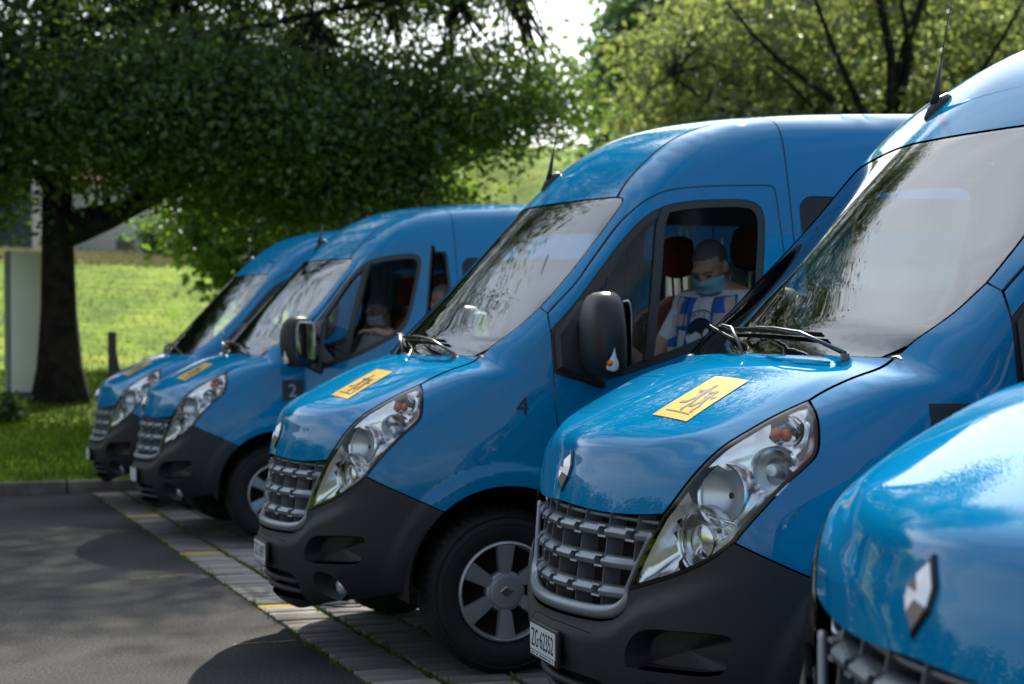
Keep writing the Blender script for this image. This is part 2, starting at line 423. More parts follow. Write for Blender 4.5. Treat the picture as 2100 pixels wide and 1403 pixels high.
def curve(pts,step=.018,corners=(),sn=True):
    """Catmull-Rom through pts, resampled evenly, put on the body"""
    P=np.array(pts,float); n=len(P)
    if n==2: Q=P[0]+(P[1]-P[0])*np.linspace(0,1,40)[:,None]
    else:
        E=np.vstack([2*P[0]-P[1],P,2*P[-1]-P[-2]]); out=[]
        for i in range(n-1):
            p0,p1,p2,p3=E[i],E[i+1],E[i+2],E[i+3]
            d=[max(np.linalg.norm(b-a),1e-6)**.5 for a,b in ((p0,p1),(p1,p2),(p2,p3))]
            t0,t1,t2,t3=0,d[0],d[0]+d[1],sum(d); t=np.linspace(t1,t2,14,endpoint=False)[:,None]
            A1=(t1-t)/(t1-t0)*p0+(t-t0)/(t1-t0)*p1; A2=(t2-t)/(t2-t1)*p1+(t-t1)/(t2-t1)*p2; A3=(t3-t)/(t3-t2)*p2+(t-t2)/(t3-t2)*p3
            B1=(t2-t)/(t2-t0)*A1+(t-t0)/(t2-t0)*A2; B2=(t3-t)/(t3-t1)*A2+(t-t1)/(t3-t1)*A3
            out.append((t2-t)/(t2-t1)*B1+(t-t1)/(t2-t1)*B2)
        Q=np.vstack(out+[P[-1:]])
    L=np.r_[0,np.cumsum(np.linalg.norm(np.diff(Q,axis=0),axis=1))]; m=max(2,int(round(L[-1]/step))+1)
    u=np.linspace(0,L[-1],m); Q=np.stack([np.interp(u,L,Q[:,k]) for k in range(3)],1)
    return snap(Q) if sn else Q
def join(*cs):
    out=[]
    for c in cs:
        c=list(c)
        if out and np.linalg.norm(np.array(out[-1])-np.array(c[0]))<.012: c=c[1:]
        out+=c
    if np.linalg.norm(np.array(out[-1])-np.array(out[0]))<.012: out=out[:-1]
    return np.array(out)
def mir(c): 
    c=np.array(c)[::-1].copy(); c[:,1]*=-1; return c
def inpoly(P,L):
    x,y=P[:,0],P[:,1]; r=np.zeros(len(P),bool); a=L; b=np.roll(L,-1,0)
    for (x0,y0),(x1,y1) in zip(a,b):
        if y0==y1: continue
        c=((y0>y)!=(y1>y)); r^=c&(x<(x1-x0)*(y-y0)/(y1-y0)+x0)
    return r
def chart(p,ch):
    if ch=='A': 
        q=invA(p); return np.stack([np.radians(q[:,0])*1.5,q[:,1]*1.6],-1)
    return np.stack([p[:,0],p[:,2]],-1)
def unchart(q,ch,sgn=1):
    if ch=='A': return surfA(np.degrees(q[:,0]/1.5),q[:,1]/1.6)
    return surfB(q[:,0],q[:,1],sgn)
def inset(L,d):
    a=np.roll(L,1,0); b=np.roll(L,-1,0); e1=L-a; e2=b-L
    n=lambda e: np.stack([-e[:,1],e[:,0]],-1)/np.maximum(np.linalg.norm(e,axis=1,keepdims=True),1e-9)
    n1,n2=n(e1),n(e2); m=n1+n2; m/=np.maximum((m*m).sum(1,keepdims=True),.35); m*=2
    area=(L[:,0]*np.roll(L[:,1],-1)-np.roll(L[:,0],-1)*L[:,1]).sum()
    return L+m*d*(1 if area>0 else -1)
def triangulate(loops,h):
    """loops[0] outer, rest holes, in the chart plane; returns points and triangles with interior grid of spacing h"""
    allp=np.vstack(loops); lo,hi=allp.min(0),allp.max(0)
    gx,gy=np.meshgrid(np.arange(lo[0]+h/2,hi[0],h),np.arange(lo[1]+h/2,hi[1],h*.87)); gx=gx+(np.arange(gx.shape[0])%2)[:,None]*h/2
    G=np.stack([gx.ravel(),gy.ravel()],-1); ok=inpoly(G,loops[0])
    for l in loops[1:]: ok&=~inpoly(G,l)
    G=G[ok]
    if len(G):
        keep=np.ones(len(G),bool)
        for i in range(0,len(G),1500):
            dd=((G[i:i+1500,None]-allp[None])**2).sum(-1).min(1); keep[i:i+1500]=dd>(h*.5)**2
        G=G[keep]
    edges=[]; b=0
    for l in loops:
        n=len(l); edges+=[(b+k,b+(k+1)%n) for k in range(n)]; b+=n
    V=np.vstack([allp,G]) if len(G) else allp
    r=delaunay_2d_cdt([Vector(p) for p in V],edges,[],0,1e-7,True)
    V2=np.array([tuple(p) for p in r[0]]); T=np.array([f for f in r[2] if len(f)==3])
    c=V2[T].mean(1); ok=inpoly(c,loops[0])
    for l in loops[1:]: ok&=~inpoly(c,l)
    T=T[ok]; orig=[o[0] if o else -1 for o in r[3]]
    return V2,T,orig
def panel(name,loops3,ch,mats,parent,h=.04,gap=.003,flange=.014,off=0.0,lining=None,sgn=1,hinge=None,holegap=None,build=True):
    """a body panel: part of the body surface inside loops3[0], minus the other loops; edges folded inwards"""
    L2=[chart(l,ch) for l in loops3]
    L2=[inset(l,gap if i==0 else -(gap if holegap is None else holegap)) if (gap if i==0 else (gap if holegap is None else holegap)) else l for i,l in enumerate(L2)]
    V,T,orig=triangulate(L2,h)
    P=unchart(V,ch,sgn); N=grad(P[:,0],P[:,1],P[:,2])
    if off: P=P+N*off
    fn=np.cross(P[T[:,1]]-P[T[:,0]],P[T[:,2]]-P[T[:,0]])
    flip=(fn*N[T[:,0]]).sum(1)<0; T[flip]=T[flip][:,::-1]
    verts=[P]; norms=[N]; faces=[T.tolist()]; mi=[0]*len(T); nb=len(P)
    if flange:
        inv={}
        for k,o in enumerate(orig):
            if o>=0: inv.setdefault(o,k)
        b=0
        for l in L2:
            n=len(l); idx=np.array([inv.get(b+k,-1) for k in range(n)]); idx=idx[idx>=0]; b+=n; n=len(idx)
            if n<3: continue
            top=P[idx]; bot=top-N[idx]*flange; tang=np.roll(top,-1,0)-np.roll(top,1,0); sd=np.cross(tang,N[idx]); sd/=np.maximum(np.linalg.norm(sd,axis=1,keepdims=True),1e-9)
            verts+= [top,bot]; nn=sd*.8+N[idx]*.6; norms+=[nn,sd]
            faces.append([(nb+k,nb+(k+1)%n,nb+n+(k+1)%n,nb+n+k) for k in range(n)]); mi+=[0]*n; nb+=2*n
    if lining:
        Q=P-N*lining; verts.append(Q); norms.append(-N); faces.append([(nb+t[0],nb+t[2],nb+t[1]) for t in T.tolist()]); mi+=[1]*len(T); nb+=len(P)
    Vv=np.vstack(verts); Nn=np.vstack(norms); Ff=[f for g in faces for f in g]
    loc=None
    if hinge is not None: Vv=Vv-np.array(hinge); loc=hinge
    return mk(name,Vv,Ff,mats,parent,midx=mi,normals=Nn,loc=loc)
# ================================================================== the van (front axle at the origin, front to +x, its left side to +y)
def build_van():
    van = thing('van', 'blue minibus', 'van')
    # ---------------- feature lines
    hood_lip = curve([(.795,0,.886),(.794,.048,.885),(.781,.178,.879),(.757,.309,.876),(.731,.422,.879),(.706,.52,.886),(.683,.592,.894)])
    head_up = curve([(.683,.592,.894),(.676,.609,.911),(.659,.639,.947),(.637,.669,.988),(.609,.695,1.029),(.578,.711,1.065),(.539,.721,1.098),(.495,.731,1.126),(.45,.738,1.152),(.404,.745,1.176),(.355,.755,1.198),(.315,.765,1.215)])
    head_fr = curve([(.683,.592,.894),(.691,.579,.873),(.705,.551,.828),(.719,.519,.775),(.733,.489,.721),(.745,.461,.665)])
    head_bot = curve([(.745,.461,.665),(.726,.521,.682),(.703,.589,.703),(.68,.653,.724),(.657,.713,.748),(.631,.765,.773),(.605,.804,.801),(.572,.835,.836)])
    head_rear = curve([(.572,.835,.836),(.545,.85,.875),(.509,.864,.918),(.467,.875,.964),(.424,.883,1.007),(.385,.888,1.04),(.356,.890,1.068),(.345,.886,1.092),(.335,.867,1.142),(.326,.831,1.184),(.315,.765,1.215)])
    gr_low = curve([(.745,.461,.665),(.747,.464,.636),(.749,.456,.61),(.759,.422,.583),(.784,.339,.563),(.813,.225,.557),(.833,.118,.556),(.84,0,.556)])
    bump_top = curve([(.572,.835,.836),(.507,.878,.801),(.433,.91,.765),(.357,.934,.73),(.271,.956,.689)])
    hood_side = curve([(.315,.765,1.215),(.274,.762,1.236),(.19,.764,1.272),(.123,.762,1.30),(.045,.765,1.33)])
    hood_rear = curve([(.045,.765,1.33),(.095,.62,1.3355),(.142,.40,1.339),(.172,.2,1.341),(.182,0,1.3415)], sn=False)
    ws_side = curve([(.045,.765,1.33),(-.016,.778,1.362),(-.06,.80,1.393),(-.108,.818,1.431),(-.148,.827,1.468),(-.185,.833,1.506),(-.209,.838,1.531)])
    ws_side2 = curve([(-.209,.838,1.531),(-.248,.838,1.581),(-.319,.83,1.664),(-.399,.812,1.751),(-.475,.795,1.84),(-.546,.783,1.928),(-.596,.772,1.992),(-.615,.760,2.020),(-.619,.742,2.036),(-.614,.70,2.0435)])
    ws_top = curve([(-.614,.70,2.0435),(-.594,.63,2.046),(-.546,.437,2.047),(-.502,.27,2.047),(-.462,.089,2.045),(-.456,0,2.045)])
    gutter = curve([(-.614,.70,2.0435),(-.655,.675,2.092),(-.739,.650,2.184),(-.87,.615,2.285),(-.969,.60,2.344),(-1.1,.595,2.405),(-1.385,.60,2.45)], .03)
    gutter2 = curve([(-1.385,.60,2.45),(-1.8,.605,2.49),(-2.6,.61,2.51),(-4.3,.61,2.515)], .06)
    ap_seam = curve([(-.209,.838,1.531),(-.2135,.873,1.515),(-.218,.904,1.504)])
    door_up = curve([(-.218,.904,1.504),(-.334,.905,1.635),(-.446,.87,1.764),(-.554,.852,1.898),(-.649,.859,1.986),(-.727,.863,2.032),(-.806,.866,2.060),(-.946,.87,2.077),(-1.15,.872,2.087),(-1.285,.872,2.090),(-1.31,.874,2.082),(-1.318,.875,2.062)])
    door_re = curve([(-1.318,.875,2.062),(-1.322,.895,1.97),(-1.330,.92,1.82),(-1.338,.98,1.5),(-1.342,1.02,1.0),(-1.342,1.0,.42)])
    door_bot = curve([(-1.342,1.0,.42),(-.9,1.0,.40),(-.465,1.0,.395)])
    door_fr = curve([(-.465,1.0,.395),(-.455,1.0,.52),(-.41,1.0,.66),(-.32,1.0,.80),(-.245,1.0,.92),(-.213,1.01,1.04),(-.205,.998,1.212),(-.203,.973,1.366),(-.210,.935,1.45),(-.218,.904,1.504)])
    ax, az, ar = ARC
    arch = lambda a0, a1, cx=ax: curve([(cx+ar*math.cos(R(a)), .96, az+ar*math.sin(R(a))) for a in np.linspace(a0, a1, 16)])
    a_bc = math.degrees(math.atan2(.689-az, .271-ax))
    arch_f = arch(a_bc, -22); arch_r = arch(a_bc, 183)
    bp = arch_f[-1]
    bump_bot = curve([tuple(bp),(.47,.90,.205),(.56,.78,.195),(.64,.60,.19),(.685,.40,.187),(.70,.2,.186),(.703,0,.186)])
    # ---------------- panels on the wrap
    left = join(hood_lip, head_up, hood_side, hood_rear)
    hood_loop = join(left, mir(left))
    hood = panel('hood', [hood_loop], 'A', ['blue_paint'], van, .014, flange=.022)
    half = join(hood_rear[::-1][:-3], ws_side[3:], ws_side2, ws_top)
    ws_loop = join(half, mir(half))
    ws = panel('windscreen', [ws_loop], 'A', ['windscreen_glass'], van, .05, gap=.004, flange=0, off=-.004)
    Lc = chart(ws_loop, 'A'); q = inset(Lc, .020)
    # printed border (frit) of the windscreen: ring on the inner face of the glass
    zin = unchart(q, 'A')
    low = 1.425
    frit_in = []
    for k in range(len(q)):
        frit_in.append(q[k])
    frit_in = np.array(frit_in)
    pin = unchart(frit_in, 'A'); m_ = pin[:, 2] < low+.0
    # lift the lower border up to the dashboard line
    def lift(p):
        t = p.copy()
        for k in np.where(m_)[0]:
            y = t[k, 1]; t[k] = surf_on_z(y, low)
        return t
    def surf_on_z(y, z):
        return surfX(np.array([y]), np.array([z]))[0]
    ymax = np.abs(pin[~m_][:, 1]).max()
    pl = []
    for k in range(len(pin)):
        if m_[k]:
            y = float(np.clip(pin[k, 1], -.795, .795)); pl.append(surf_on_z(y, low))
        else: pl.append(pin[k])
    pl = np.array(pl)
    keep = [0]
    for k in range(1, len(pl)):
        if np.linalg.norm(pl[k]-pl[keep[-1]]) > .006: keep.append(k)
    pl = pl[keep]
    panel('frit_border', [ws_loop, pl], 'A', ['frit'], ws, .06, gap=.005, holegap=0, flange=0, off=-.007)
    rhalf = join(ws_top[::-1], gutter, gutter2)
    rend = curve([tuple(gutter2[-1]), (-4.3, .3, 2.55), (-4.3, 0, 2.56)], .06, sn=False)
    rend[:, 0] = -4.3
    rh = join(rhalf, rend)
    panel('roof', [join(rh, mir(rh))], 'A', ['blue_paint', 'trim_light'], van, .075, gap=.004, flange=.02, lining=.035)
    # seam across the roof front
    # ---------------- bumper with its openings
    bh = join(bump_bot[::-1], arch_f[::-1], bump_top[::-1], head_bot[::-1], gr_low)
    bump_loop = join(bh, mir(bh))
    rr = lambda pts: curve(pts + pts[:1], .014)[:-1]
    intake = rr([(.737,.462,.452),(.738,.468,.49),(.731,.509,.543),(.716,.56,.568),(.66,.68,.583),(.59,.80,.588),(.573,.825,.58),(.58,.815,.53),(.59,.80,.482),(.61,.77,.470),(.67,.65,.461),(.72,.52,.452)])
    fy, fz = .575, .352
    fogc = [(fy+.092*math.cos(a), fz+.066*math.sin(a)) for a in np.linspace(0, 2*math.pi, 20, endpoint=False)]
    fogl = surfX(np.array([a for a, b in fogc]), np.array([b for a, b in fogc]))
    lg = [(0,.392),(.12,.392),(.26,.388),(.335,.38),(.352,.36),(.345,.31),(.315,.262),(.22,.256),(.1,.254),(0,.253)]
    lgl = np.array(lg); lgp = curve([tuple(p) for p in surfX(lgl[:, 0], lgl[:, 1])], .016)
    low_loop = join(lgp, mir(lgp))
    bumper = panel('bumper', [bump_loop, intake, mir(intake)[::-1][::-1], fogl, mir(fogl), low_loop], 'A', ['dark_plastic'], van, .017, gap=.002, holegap=0, flange=.03)
    # recesses behind the openings
    def recess(name, loop, depth, shrink, m, parent, back=True, dirv=(-1, 0, 0)):
        c = loop.mean(0); d = np.array(dirv, float); n = len(loop)
        inner = c + (loop-c)*shrink + d*depth
        v = np.vstack([loop-np.array([.0, 0, 0]), inner]); f = [(k, (k+1) % n, n+(k+1) % n, n+k) for k in range(n)]
        mi = [0]*n
        if back:
            v = np.vstack([v, inner.mean(0)[None]]); f += [(n+k, n+(k+1) % n, 2*n) for k in range(n)]; mi += [1]*n
        return mk(name, v, f, m, parent, midx=mi, smooth=False)
    for sg in (1, -1):
        il = intake.copy(); fl = fogl.copy(); 
        if sg < 0: il[:, 1] *= -1; fl[:, 1] *= -1
        recess('air_intake', il, .055, .82, ['dark_plastic', 'black_plastic'], bumper, dirv=(-1, -.25*sg, 0))
        fp = recess('fog_light', fl, .05, .62, ['black_plastic', 'black_plastic'], bumper, dirv=(-.85, .35*sg, 0))
        c = fl.mean(0)+np.array([-.036, .028*sg, .004]); M = Matrix.Translation(c) @ Vector((1, .30*sg, 0)).to_track_quat('Z', 'Y').to_matrix().to_4x4()
        MB().lathe([(.0, .012), (.018, .010), (.034, .004), (.040, -.004), (.042, -.03)], 20, M, 0).build('fog_lens', ['frosted'], bumper)
    recess('lower_grille', low_loop, .06, .96, ['black_plastic', 'void'], bumper)
    for zq in (.345, .300):
        ys = np.linspace(-.325, .325, 21); p = surfX(ys, ys*0+zq); mb = MB()
        mb.tube([(a[0]-.022, a[1], a[2]) for a in p], .0115, 8, flat=1.3); mb.build('grille_bar', ['dark_plastic'], bumper)
    # joint lines round the plate panel
    for pts in ([(-.135, .385), (-.137, .45), (-.138, .515), (-.10, .528), (.06, .530), (.20, .527), (.31, .522)], [(.34, .245), (.44, .245), (.52, .25), (.60, .262)]):
        sp_ = curve([tuple(q) for q in surfX(np.array([a for a, b in pts]), np.array([b for a, b in pts]))], .02)
        MB().tube([tuple(q) for q in sp_-grad(sp_[:, 0], sp_[:, 1], sp_[:, 2])*.0012], .0026, 5).build('bumper_seam', ['void'], bumper)
    # ---------------- radiator grille
    gr_half = join(hood_lip, head_fr, gr_low)
    gl_ = join(gr_half, mir(gr_half)[1:-1]) if False else join(hood_lip, head_fr, gr_low, mir(join(head_fr, gr_low)), mir(hood_lip))
    gq = chart(gl_, 'A')
    grille = thing_part('grille', van)
    gyz = gl_[:, 1:]
    half_w = lambda z: np.interp(z, [.556, .583, .61, .665, .721, .775, .828, .873, .894], [.30, .422, .456, .461, .489, .519, .551, .579, .59])
    # frame: swept round bar along the sides and bottom
    fr = join(head_fr[4:], gr_low); frl = list(fr) + list(mir(fr))[1:]
    frl = np.array(frl); fn = grad(frl[:, 0], frl[:, 1], frl[:, 2])
    ctr = np.array([0, .73]); pts, rad = [], []
    for p, n in zip(frl, fn):
        z = p[2]; r_ = .010 + .012*float(sst((.68-z)/.09))
        yz = p[1:]; dirc = ctr-yz; 
        tgt = np.array([0 if abs(yz[0]) < .33 else -np.sign(yz[0])*min(1, (abs(yz[0])-.33)/.12), 1.0*float(sst((.70-z)/.10))]); tgt = tgt/(np.linalg.norm(tgt)+1e-6)
        pts.append((p[0]-.006-r_*.3, p[1]+tgt[0]*(r_+.003), z+tgt[1]*(r_+.003))); rad.append(r_)
    MB().tube(pts, rad, 10).build('frame', ['grille_silver'], grille)
    ks = range(-3, 4); sp = .146
    for z0 in (.822, .735, .648):
        w = float(half_w(z0))-.012; mb = MB(); hh = .0190
        segs = []; edges = [-w] + [k*sp for k in ks if abs(k*sp) < w-.05] + [w]
        for i in range(len(edges)-1):
            a = edges[i] + (.0185 if i > 0 else 0); b = edges[i+1] - (.0185 if i < len(edges)-2 else 0); segs.append((a, b))
        for i, (a, b) in enumerate(segs):
            ys = np.linspace(a, b, 7); rings = []
            for j, y in enumerate(ys):
                e0 = min(1, (y-a)/.03) if i == 0 else 1; e1 = min(1, (b-y)/.03) if i == len(segs)-1 else 1
                # outer ends dip back into the frame
                out = .028*sst((abs(y)-(w-.11))/.11)
                x = surfX(np.array([y]), np.array([z0]))[0][0]-.006-out
                ring = []
                for aa in np.linspace(-90, 90, 9): ring.append((x-.034+.034*math.cos(R(aa))**.45*(1-.30*max(0, math.sin(R(aa)))), y, z0+hh*math.sin(R(aa))))
                ring += [(x-.050, y, z0+hh*.8), (x-.050, y, z0-hh*.8)]
                rings.append(ring)
            mb.loft(rings)
        for y in edges[1:-1]:
            ys = np.linspace(y-.021, y+.021, 3); px_ = surfX(ys, ys*0+z0)
            for dz in (.0160, -.0160):
                mb.loft([[(p[0]-.010, p[1], z0+dz+.0030), (p[0]-.008, p[1], z0+dz-.0030), (p[0]-.05, p[1], z0+dz-.0030), (p[0]-.05, p[1], z0+dz+.0030)] for p in px_])
        mb.build('grille_bar', ['grille_silver'], grille, auto=35)
    for k in ks:
        y = k*sp; zt, zb = .878, .575
        zs = [z for z in np.linspace(zb, zt, 9) if half_w(z) > abs(y)+.01]
        if len(zs) < 2: continue
        px_ = surfX(np.full(len(zs), y), np.array(zs)); mb = MB()
        mb.loft([[(p[0]-.030, y-.0025, p[2]), (p[0]-.030, y+.0025, p[2]), (p[0]-.085, y+.0025, p[2]), (p[0]-.085, y-.0025, p[2])] for p in px_])
        mb.build('grille_rib', ['grille_silver'], grille, smooth=False)
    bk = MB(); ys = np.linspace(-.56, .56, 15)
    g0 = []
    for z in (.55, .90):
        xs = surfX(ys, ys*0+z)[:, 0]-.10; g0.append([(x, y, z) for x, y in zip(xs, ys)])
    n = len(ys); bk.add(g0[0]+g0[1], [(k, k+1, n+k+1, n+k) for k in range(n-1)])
    for z in np.linspace(.575, .87, 16):
        bk.box((.585, -.36, z-.0035), (.60, .36, z+.0035), 1)
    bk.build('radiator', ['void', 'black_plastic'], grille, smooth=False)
    # ---------------- headlights
    hl_loop = join(head_up, head_rear[::-1], head_bot[::-1], head_fr[::-1])
    lamp = build_headlight(van, hl_loop)
    # ---------------- sides
    fend_loop = join(hood_side, ws_side, ap_seam, door_fr[::-1], curve([tuple(door_fr[0]), (-.44, 1.0, .37), tuple(arch_r[-1])]), arch_r[::-1], bump_top[::-1], head_rear)
    fender = panel('fender', [fend_loop], 'B', ['blue_paint'], van, .022, flange=.02)
    side_loop = join(ws_side2, gutter, curve([tuple(gutter[-1]), (-1.385, .80, 2.3), (-1.386, .86, 2.1), (-1.388, .93, 1.8), (-1.39, .98, 1.5), (-1.392, 1.01, 1.0), (-1.392, 1.0, .40)], .03), curve([(-1.392, 1.0, .40), (-1.342, 1.0, .40)]), curve([(-1.342,1.0,.40),(-1.342, 1.0, .42)]), door_re[::-1], door_up[::-1], ap_seam[::-1])
    side = panel('pillar_panel', [side_loop], 'B', ['blue_paint', 'trim_grey'], van, .045, flange=.02, lining=.05)
    arch_b = arch(178, 2, WB)
    rcol = curve([(-1.392, 1.0, .40), (-1.392, 1.01, 1.0), (-1.39, .98, 1.5), (-1.388, .93, 1.8), (-1.386, .86, 2.1), (-1.385, .80, 2.3), tuple(gutter[-1])], .03)
    rside = join(rcol, gutter2, curve([tuple(gutter2[-1]), (-4.3, .83, 2.2), (-4.3, .96, 1.6), (-4.3, 1.0, 1.0), (-4.3, 1.0, .40)], .06), curve([(-4.3, 1.0, .40), tuple(arch_b[0])]), arch_b, curve([tuple(arch_b[-1]), (-2.3, 1.0, .40), (-1.392, 1.0, .40)], .06))
    rrect = lambda x0, x1, z0, z1, r: np.array([(x + sx*r + r*math.cos(R(a)), 0, z + sz*r + r*math.sin(R(a))) for x, z, sx, sz, aa in ((x1, z1, -1, -1, (0, 90)), (x0, z1, 1, -1, (90, 180)), (x0, z0, 1, 1, (180, 270)), (x1, z0, -1, 1, (270, 360))) for a in np.linspace(*aa, 7)])
    wins = []
    for x0, x1 in ((-2.62, -1.432), (-3.95, -2.80)):
        rc = rrect(x0, x1, 1.38, 2.045, .07); wins.append(surfB(rc[:, 0], rc[:, 2]))
    rear = panel('side_panel', [rside]+wins, 'B', ['blue_paint', 'trim_grey'], van, .085, flange=.012, lining=.05, holegap=.002)
    for wl_ in wins:
        panel('side_window', [wl_], 'B', ['tinted_glass'], rear, .12, gap=.002, flange=0, off=-.003)
    # ---------------- front door with frame and glass
    wo_ = curve([(-.205,.951,1.437),(-.317,.948,1.558),(-.444,.921,1.702),(-.55,.903,1.824),(-.655,.89,1.925),(-.757,.884,1.983),(-.889,.882,2.011),(-1.041,.883,2.022),(-1.164,.884,2.022),(-1.222,.887,2.005),(-1.247,.894,1.965),(-1.245,.911,1.873),(-1.225,.936,1.732),(-1.205,.952,1.61),(-1.175,.965,1.53),(-1.11,.975,1.465),(-1.0,.985,1.412),(-.809,.999,1.335),(-.64,1.0,1.282),(-.50,1.0,1.240),(-.432,1.0,1.222),(-.425,1.0,1.192),(-.31,1.0,1.227),(-.202,.99,1.267),(-.2,.973,1.366)], .016)
    hinge = (-.23, .94, 0.0)
    door_loop = join(door_up, door_re, door_bot, door_fr)
    door = panel('front_door', [door_loop, wo_], 'B', ['blue_paint', 'trim_grey'], van, .045, flange=.0495, lining=.05, hinge=hinge, holegap=0)
    gi = curve([(-.425,.945,1.60),(-.50,.92,1.695),(-.57,.903,1.79),(-.66,.89,1.885),(-.765,.884,1.947),(-.89,.882,1.974),(-1.041,.883,1.986),(-1.15,.884,1.987),(-1.195,.887,1.975),(-1.212,.894,1.945),(-1.21,.911,1.873),(-1.19,.936,1.74),(-1.17,.952,1.62),(-1.14,.965,1.555),(-1.08,.975,1.497),(-.98,.985,1.445),(-.80,.999,1.372),(-.63,1.0,1.318),(-.53,1.0,1.29),(-.455,1.0,1.275),(-.43,1.0,1.29),(-.418,.99,1.40)], .016)
    gl2 = np.vstack([gi, gi[:1]])[:-1]
    fr_ = panel('window_frame', [wo_, gl2], 'B', ['black_plastic'], door, .05, gap=.002, holegap=0, flange=.012, off=-.002)
    shift_to_hinge(fr_, hinge)
    xd = lambda z: np.interp(z, [1.25, 1.38, 1.636, 1.967, 2.0], [-.63, -.65, -.695, -.765, -.773])
    gq_ = np.array([p for p in gl2 if p[0] > xd(p[2])]); gd_ = np.array([p for p in gl2 if p[0] <= xd(p[2])])
    for nm, part_ in (('quarter_window', gl2), ('door_window', gl2)):
        side_ = 1 if nm[0] == 'q' else -1; out_ = []
        n_ = len(gl2)
        for k in range(n_):
            p0, p1 = gl2[k], gl2[(k+1) % n_]; s0, s1 = (p0[0]-xd(p0[2]))*side_, (p1[0]-xd(p1[2]))*side_
            if s0 > 0: out_.append(p0)
            if s0*s1 < 0:
                t_ = s0/(s0-s1); out_.append(p0+(p1-p0)*t_)
        gw = panel(nm, [snap(np.array(out_))], 'B', ['side_glass'], door, .07, gap=-.004, flange=0, off=-.010); shift_to_hinge(gw, hinge)
    dp = surfB(np.array([-.775, -.74, -.695, -.65, -.635]), np.array([1.975, 1.90, 1.636, 1.38, 1.31])); mb = MB()
    mb.loft([[(p[0]-.021, p[1]+.004, p[2]), (p[0]+.021, p[1]+.004, p[2]), (p[0]+.021, p[1]-.02, p[2]), (p[0]-.021, p[1]-.02, p[2])] for p in dp])
    dv = mb.build('window_divider', ['black_plastic'], door, smooth=False); shift_to_hinge(dv, hinge)
    hb = surfB(np.array([-1.20]), np.array([1.06]))[0]; mb = MB()
    mb.tube([(-1.10, hb[1]-.005, 1.06), (-1.12, hb[1]+.032, 1.06), (-1.17, hb[1]+.042, 1.06), (-1.23, hb[1]+.042, 1.06), (-1.28, hb[1]+.030, 1.06), (-1.30, hb[1]-.005, 1.06)], .014, 8, flat=1.3)
    dh = mb.build('door_handle', ['black_plastic'], door); shift_to_hinge(dh, hinge)
    mirror = build_mirror(van, hinge)
    # ---------------- right side = mirrored copies
    for o in (fender, side): flipped(o)
    for o in (rear, door):
        c = flipped(o)
        for ch in [q for q in bpy.data.objects if q.parent == o]: flipped(ch, parent=c)
    c = flipped(mirror)
    for ch in [q for q in bpy.data.objects if q.parent == mirror]: flipped(ch, parent=c)
    c = flipped(lamp)
    for ch in [q for q in bpy.data.objects if q.parent == lamp]: flipped(ch, parent=c)
    # ---------------- rear end, floor, arches
    e = .06; rz = curve([(-4.3, y, z) for y, z in ((-1.0, .40), (-1.0, 1.0), (-.96, 1.6), (-.83, 2.2))], .1)
    prof = [(y, z) for x, y, z in curve([(-4.3, 1.0, .40), (-4.3, 1.0, 1.0), (-4.3, .96, 1.6), (-4.3, .83, 2.2), (-4.3, .61, 2.515)], .1)]
    ring = [(-4.302, y, z) for y, z in prof] + [(-4.302, -y, z) for y, z in prof[::-1]]
    mb = MB(); n = len(ring); back = [(-4.36, y*.97, .42+(z-.42)*.985) for _, y, z in ring]
    mb.loft([ring, back]); mb.build('rear_panel', ['blue_paint'], van, auto=30)
    mb = MB()
    mb.box((-4.30, -.93, .34), (-.50, .93, .40)); mb.box((-.50, -.50, .30), (.58, .50, .36))
    mb.box((.30, -.54, .36), (.50, .54, .56)); mb.box((-.46, -.54, .36), (.30, .54, 1.10))
    for cx in (0, WB):
        for sg in (1, -1):
            pts = [(cx+(ar+.012)*math.cos(R(a)), az+(ar+.012)*math.sin(R(a))) for a in np.linspace(-8, 188, 22)]
            y1, y0 = .955*sg, .53*sg; m = len(pts)
            v = [(x, y1, z) for x, z in pts]+[(x, y0, z) for x, z in pts]+[(cx, y0, az)]
            mb.add(v, [(k, k+1, m+k+1, m+k) for k in range(m-1)]+[(m+k, m+k+1, 2*m) for k in range(m-1)])
    mb.build('underbody', ['void'], van, smooth=False)
    # ---------------- wheels
    for x in (0.0, WB):
        for sg in (1, -1): build_wheel(van, x, sg)
    build_details(van, hood, ws)
    build_cabin(van)
    return van
def thing_part(name, parent):
    """a part whose own mesh is the seat of its sub-parts: here a thin rail behind the grille"""
    mb = MB(); ys = np.linspace(-.52, .52, 13); p = surfX(ys, ys*0+.862)
    mb.tube([(a[0]-.045, a[1], a[2]) for a in p], .008, 6)
    return mb.build(name, ['grille_silver'], parent)
def shift_to_hinge(o, h):
    """child of the door: keep it in place although the door's origin is its hinge"""
    o.data.transform(Matrix.Translation(-Vector(h)))
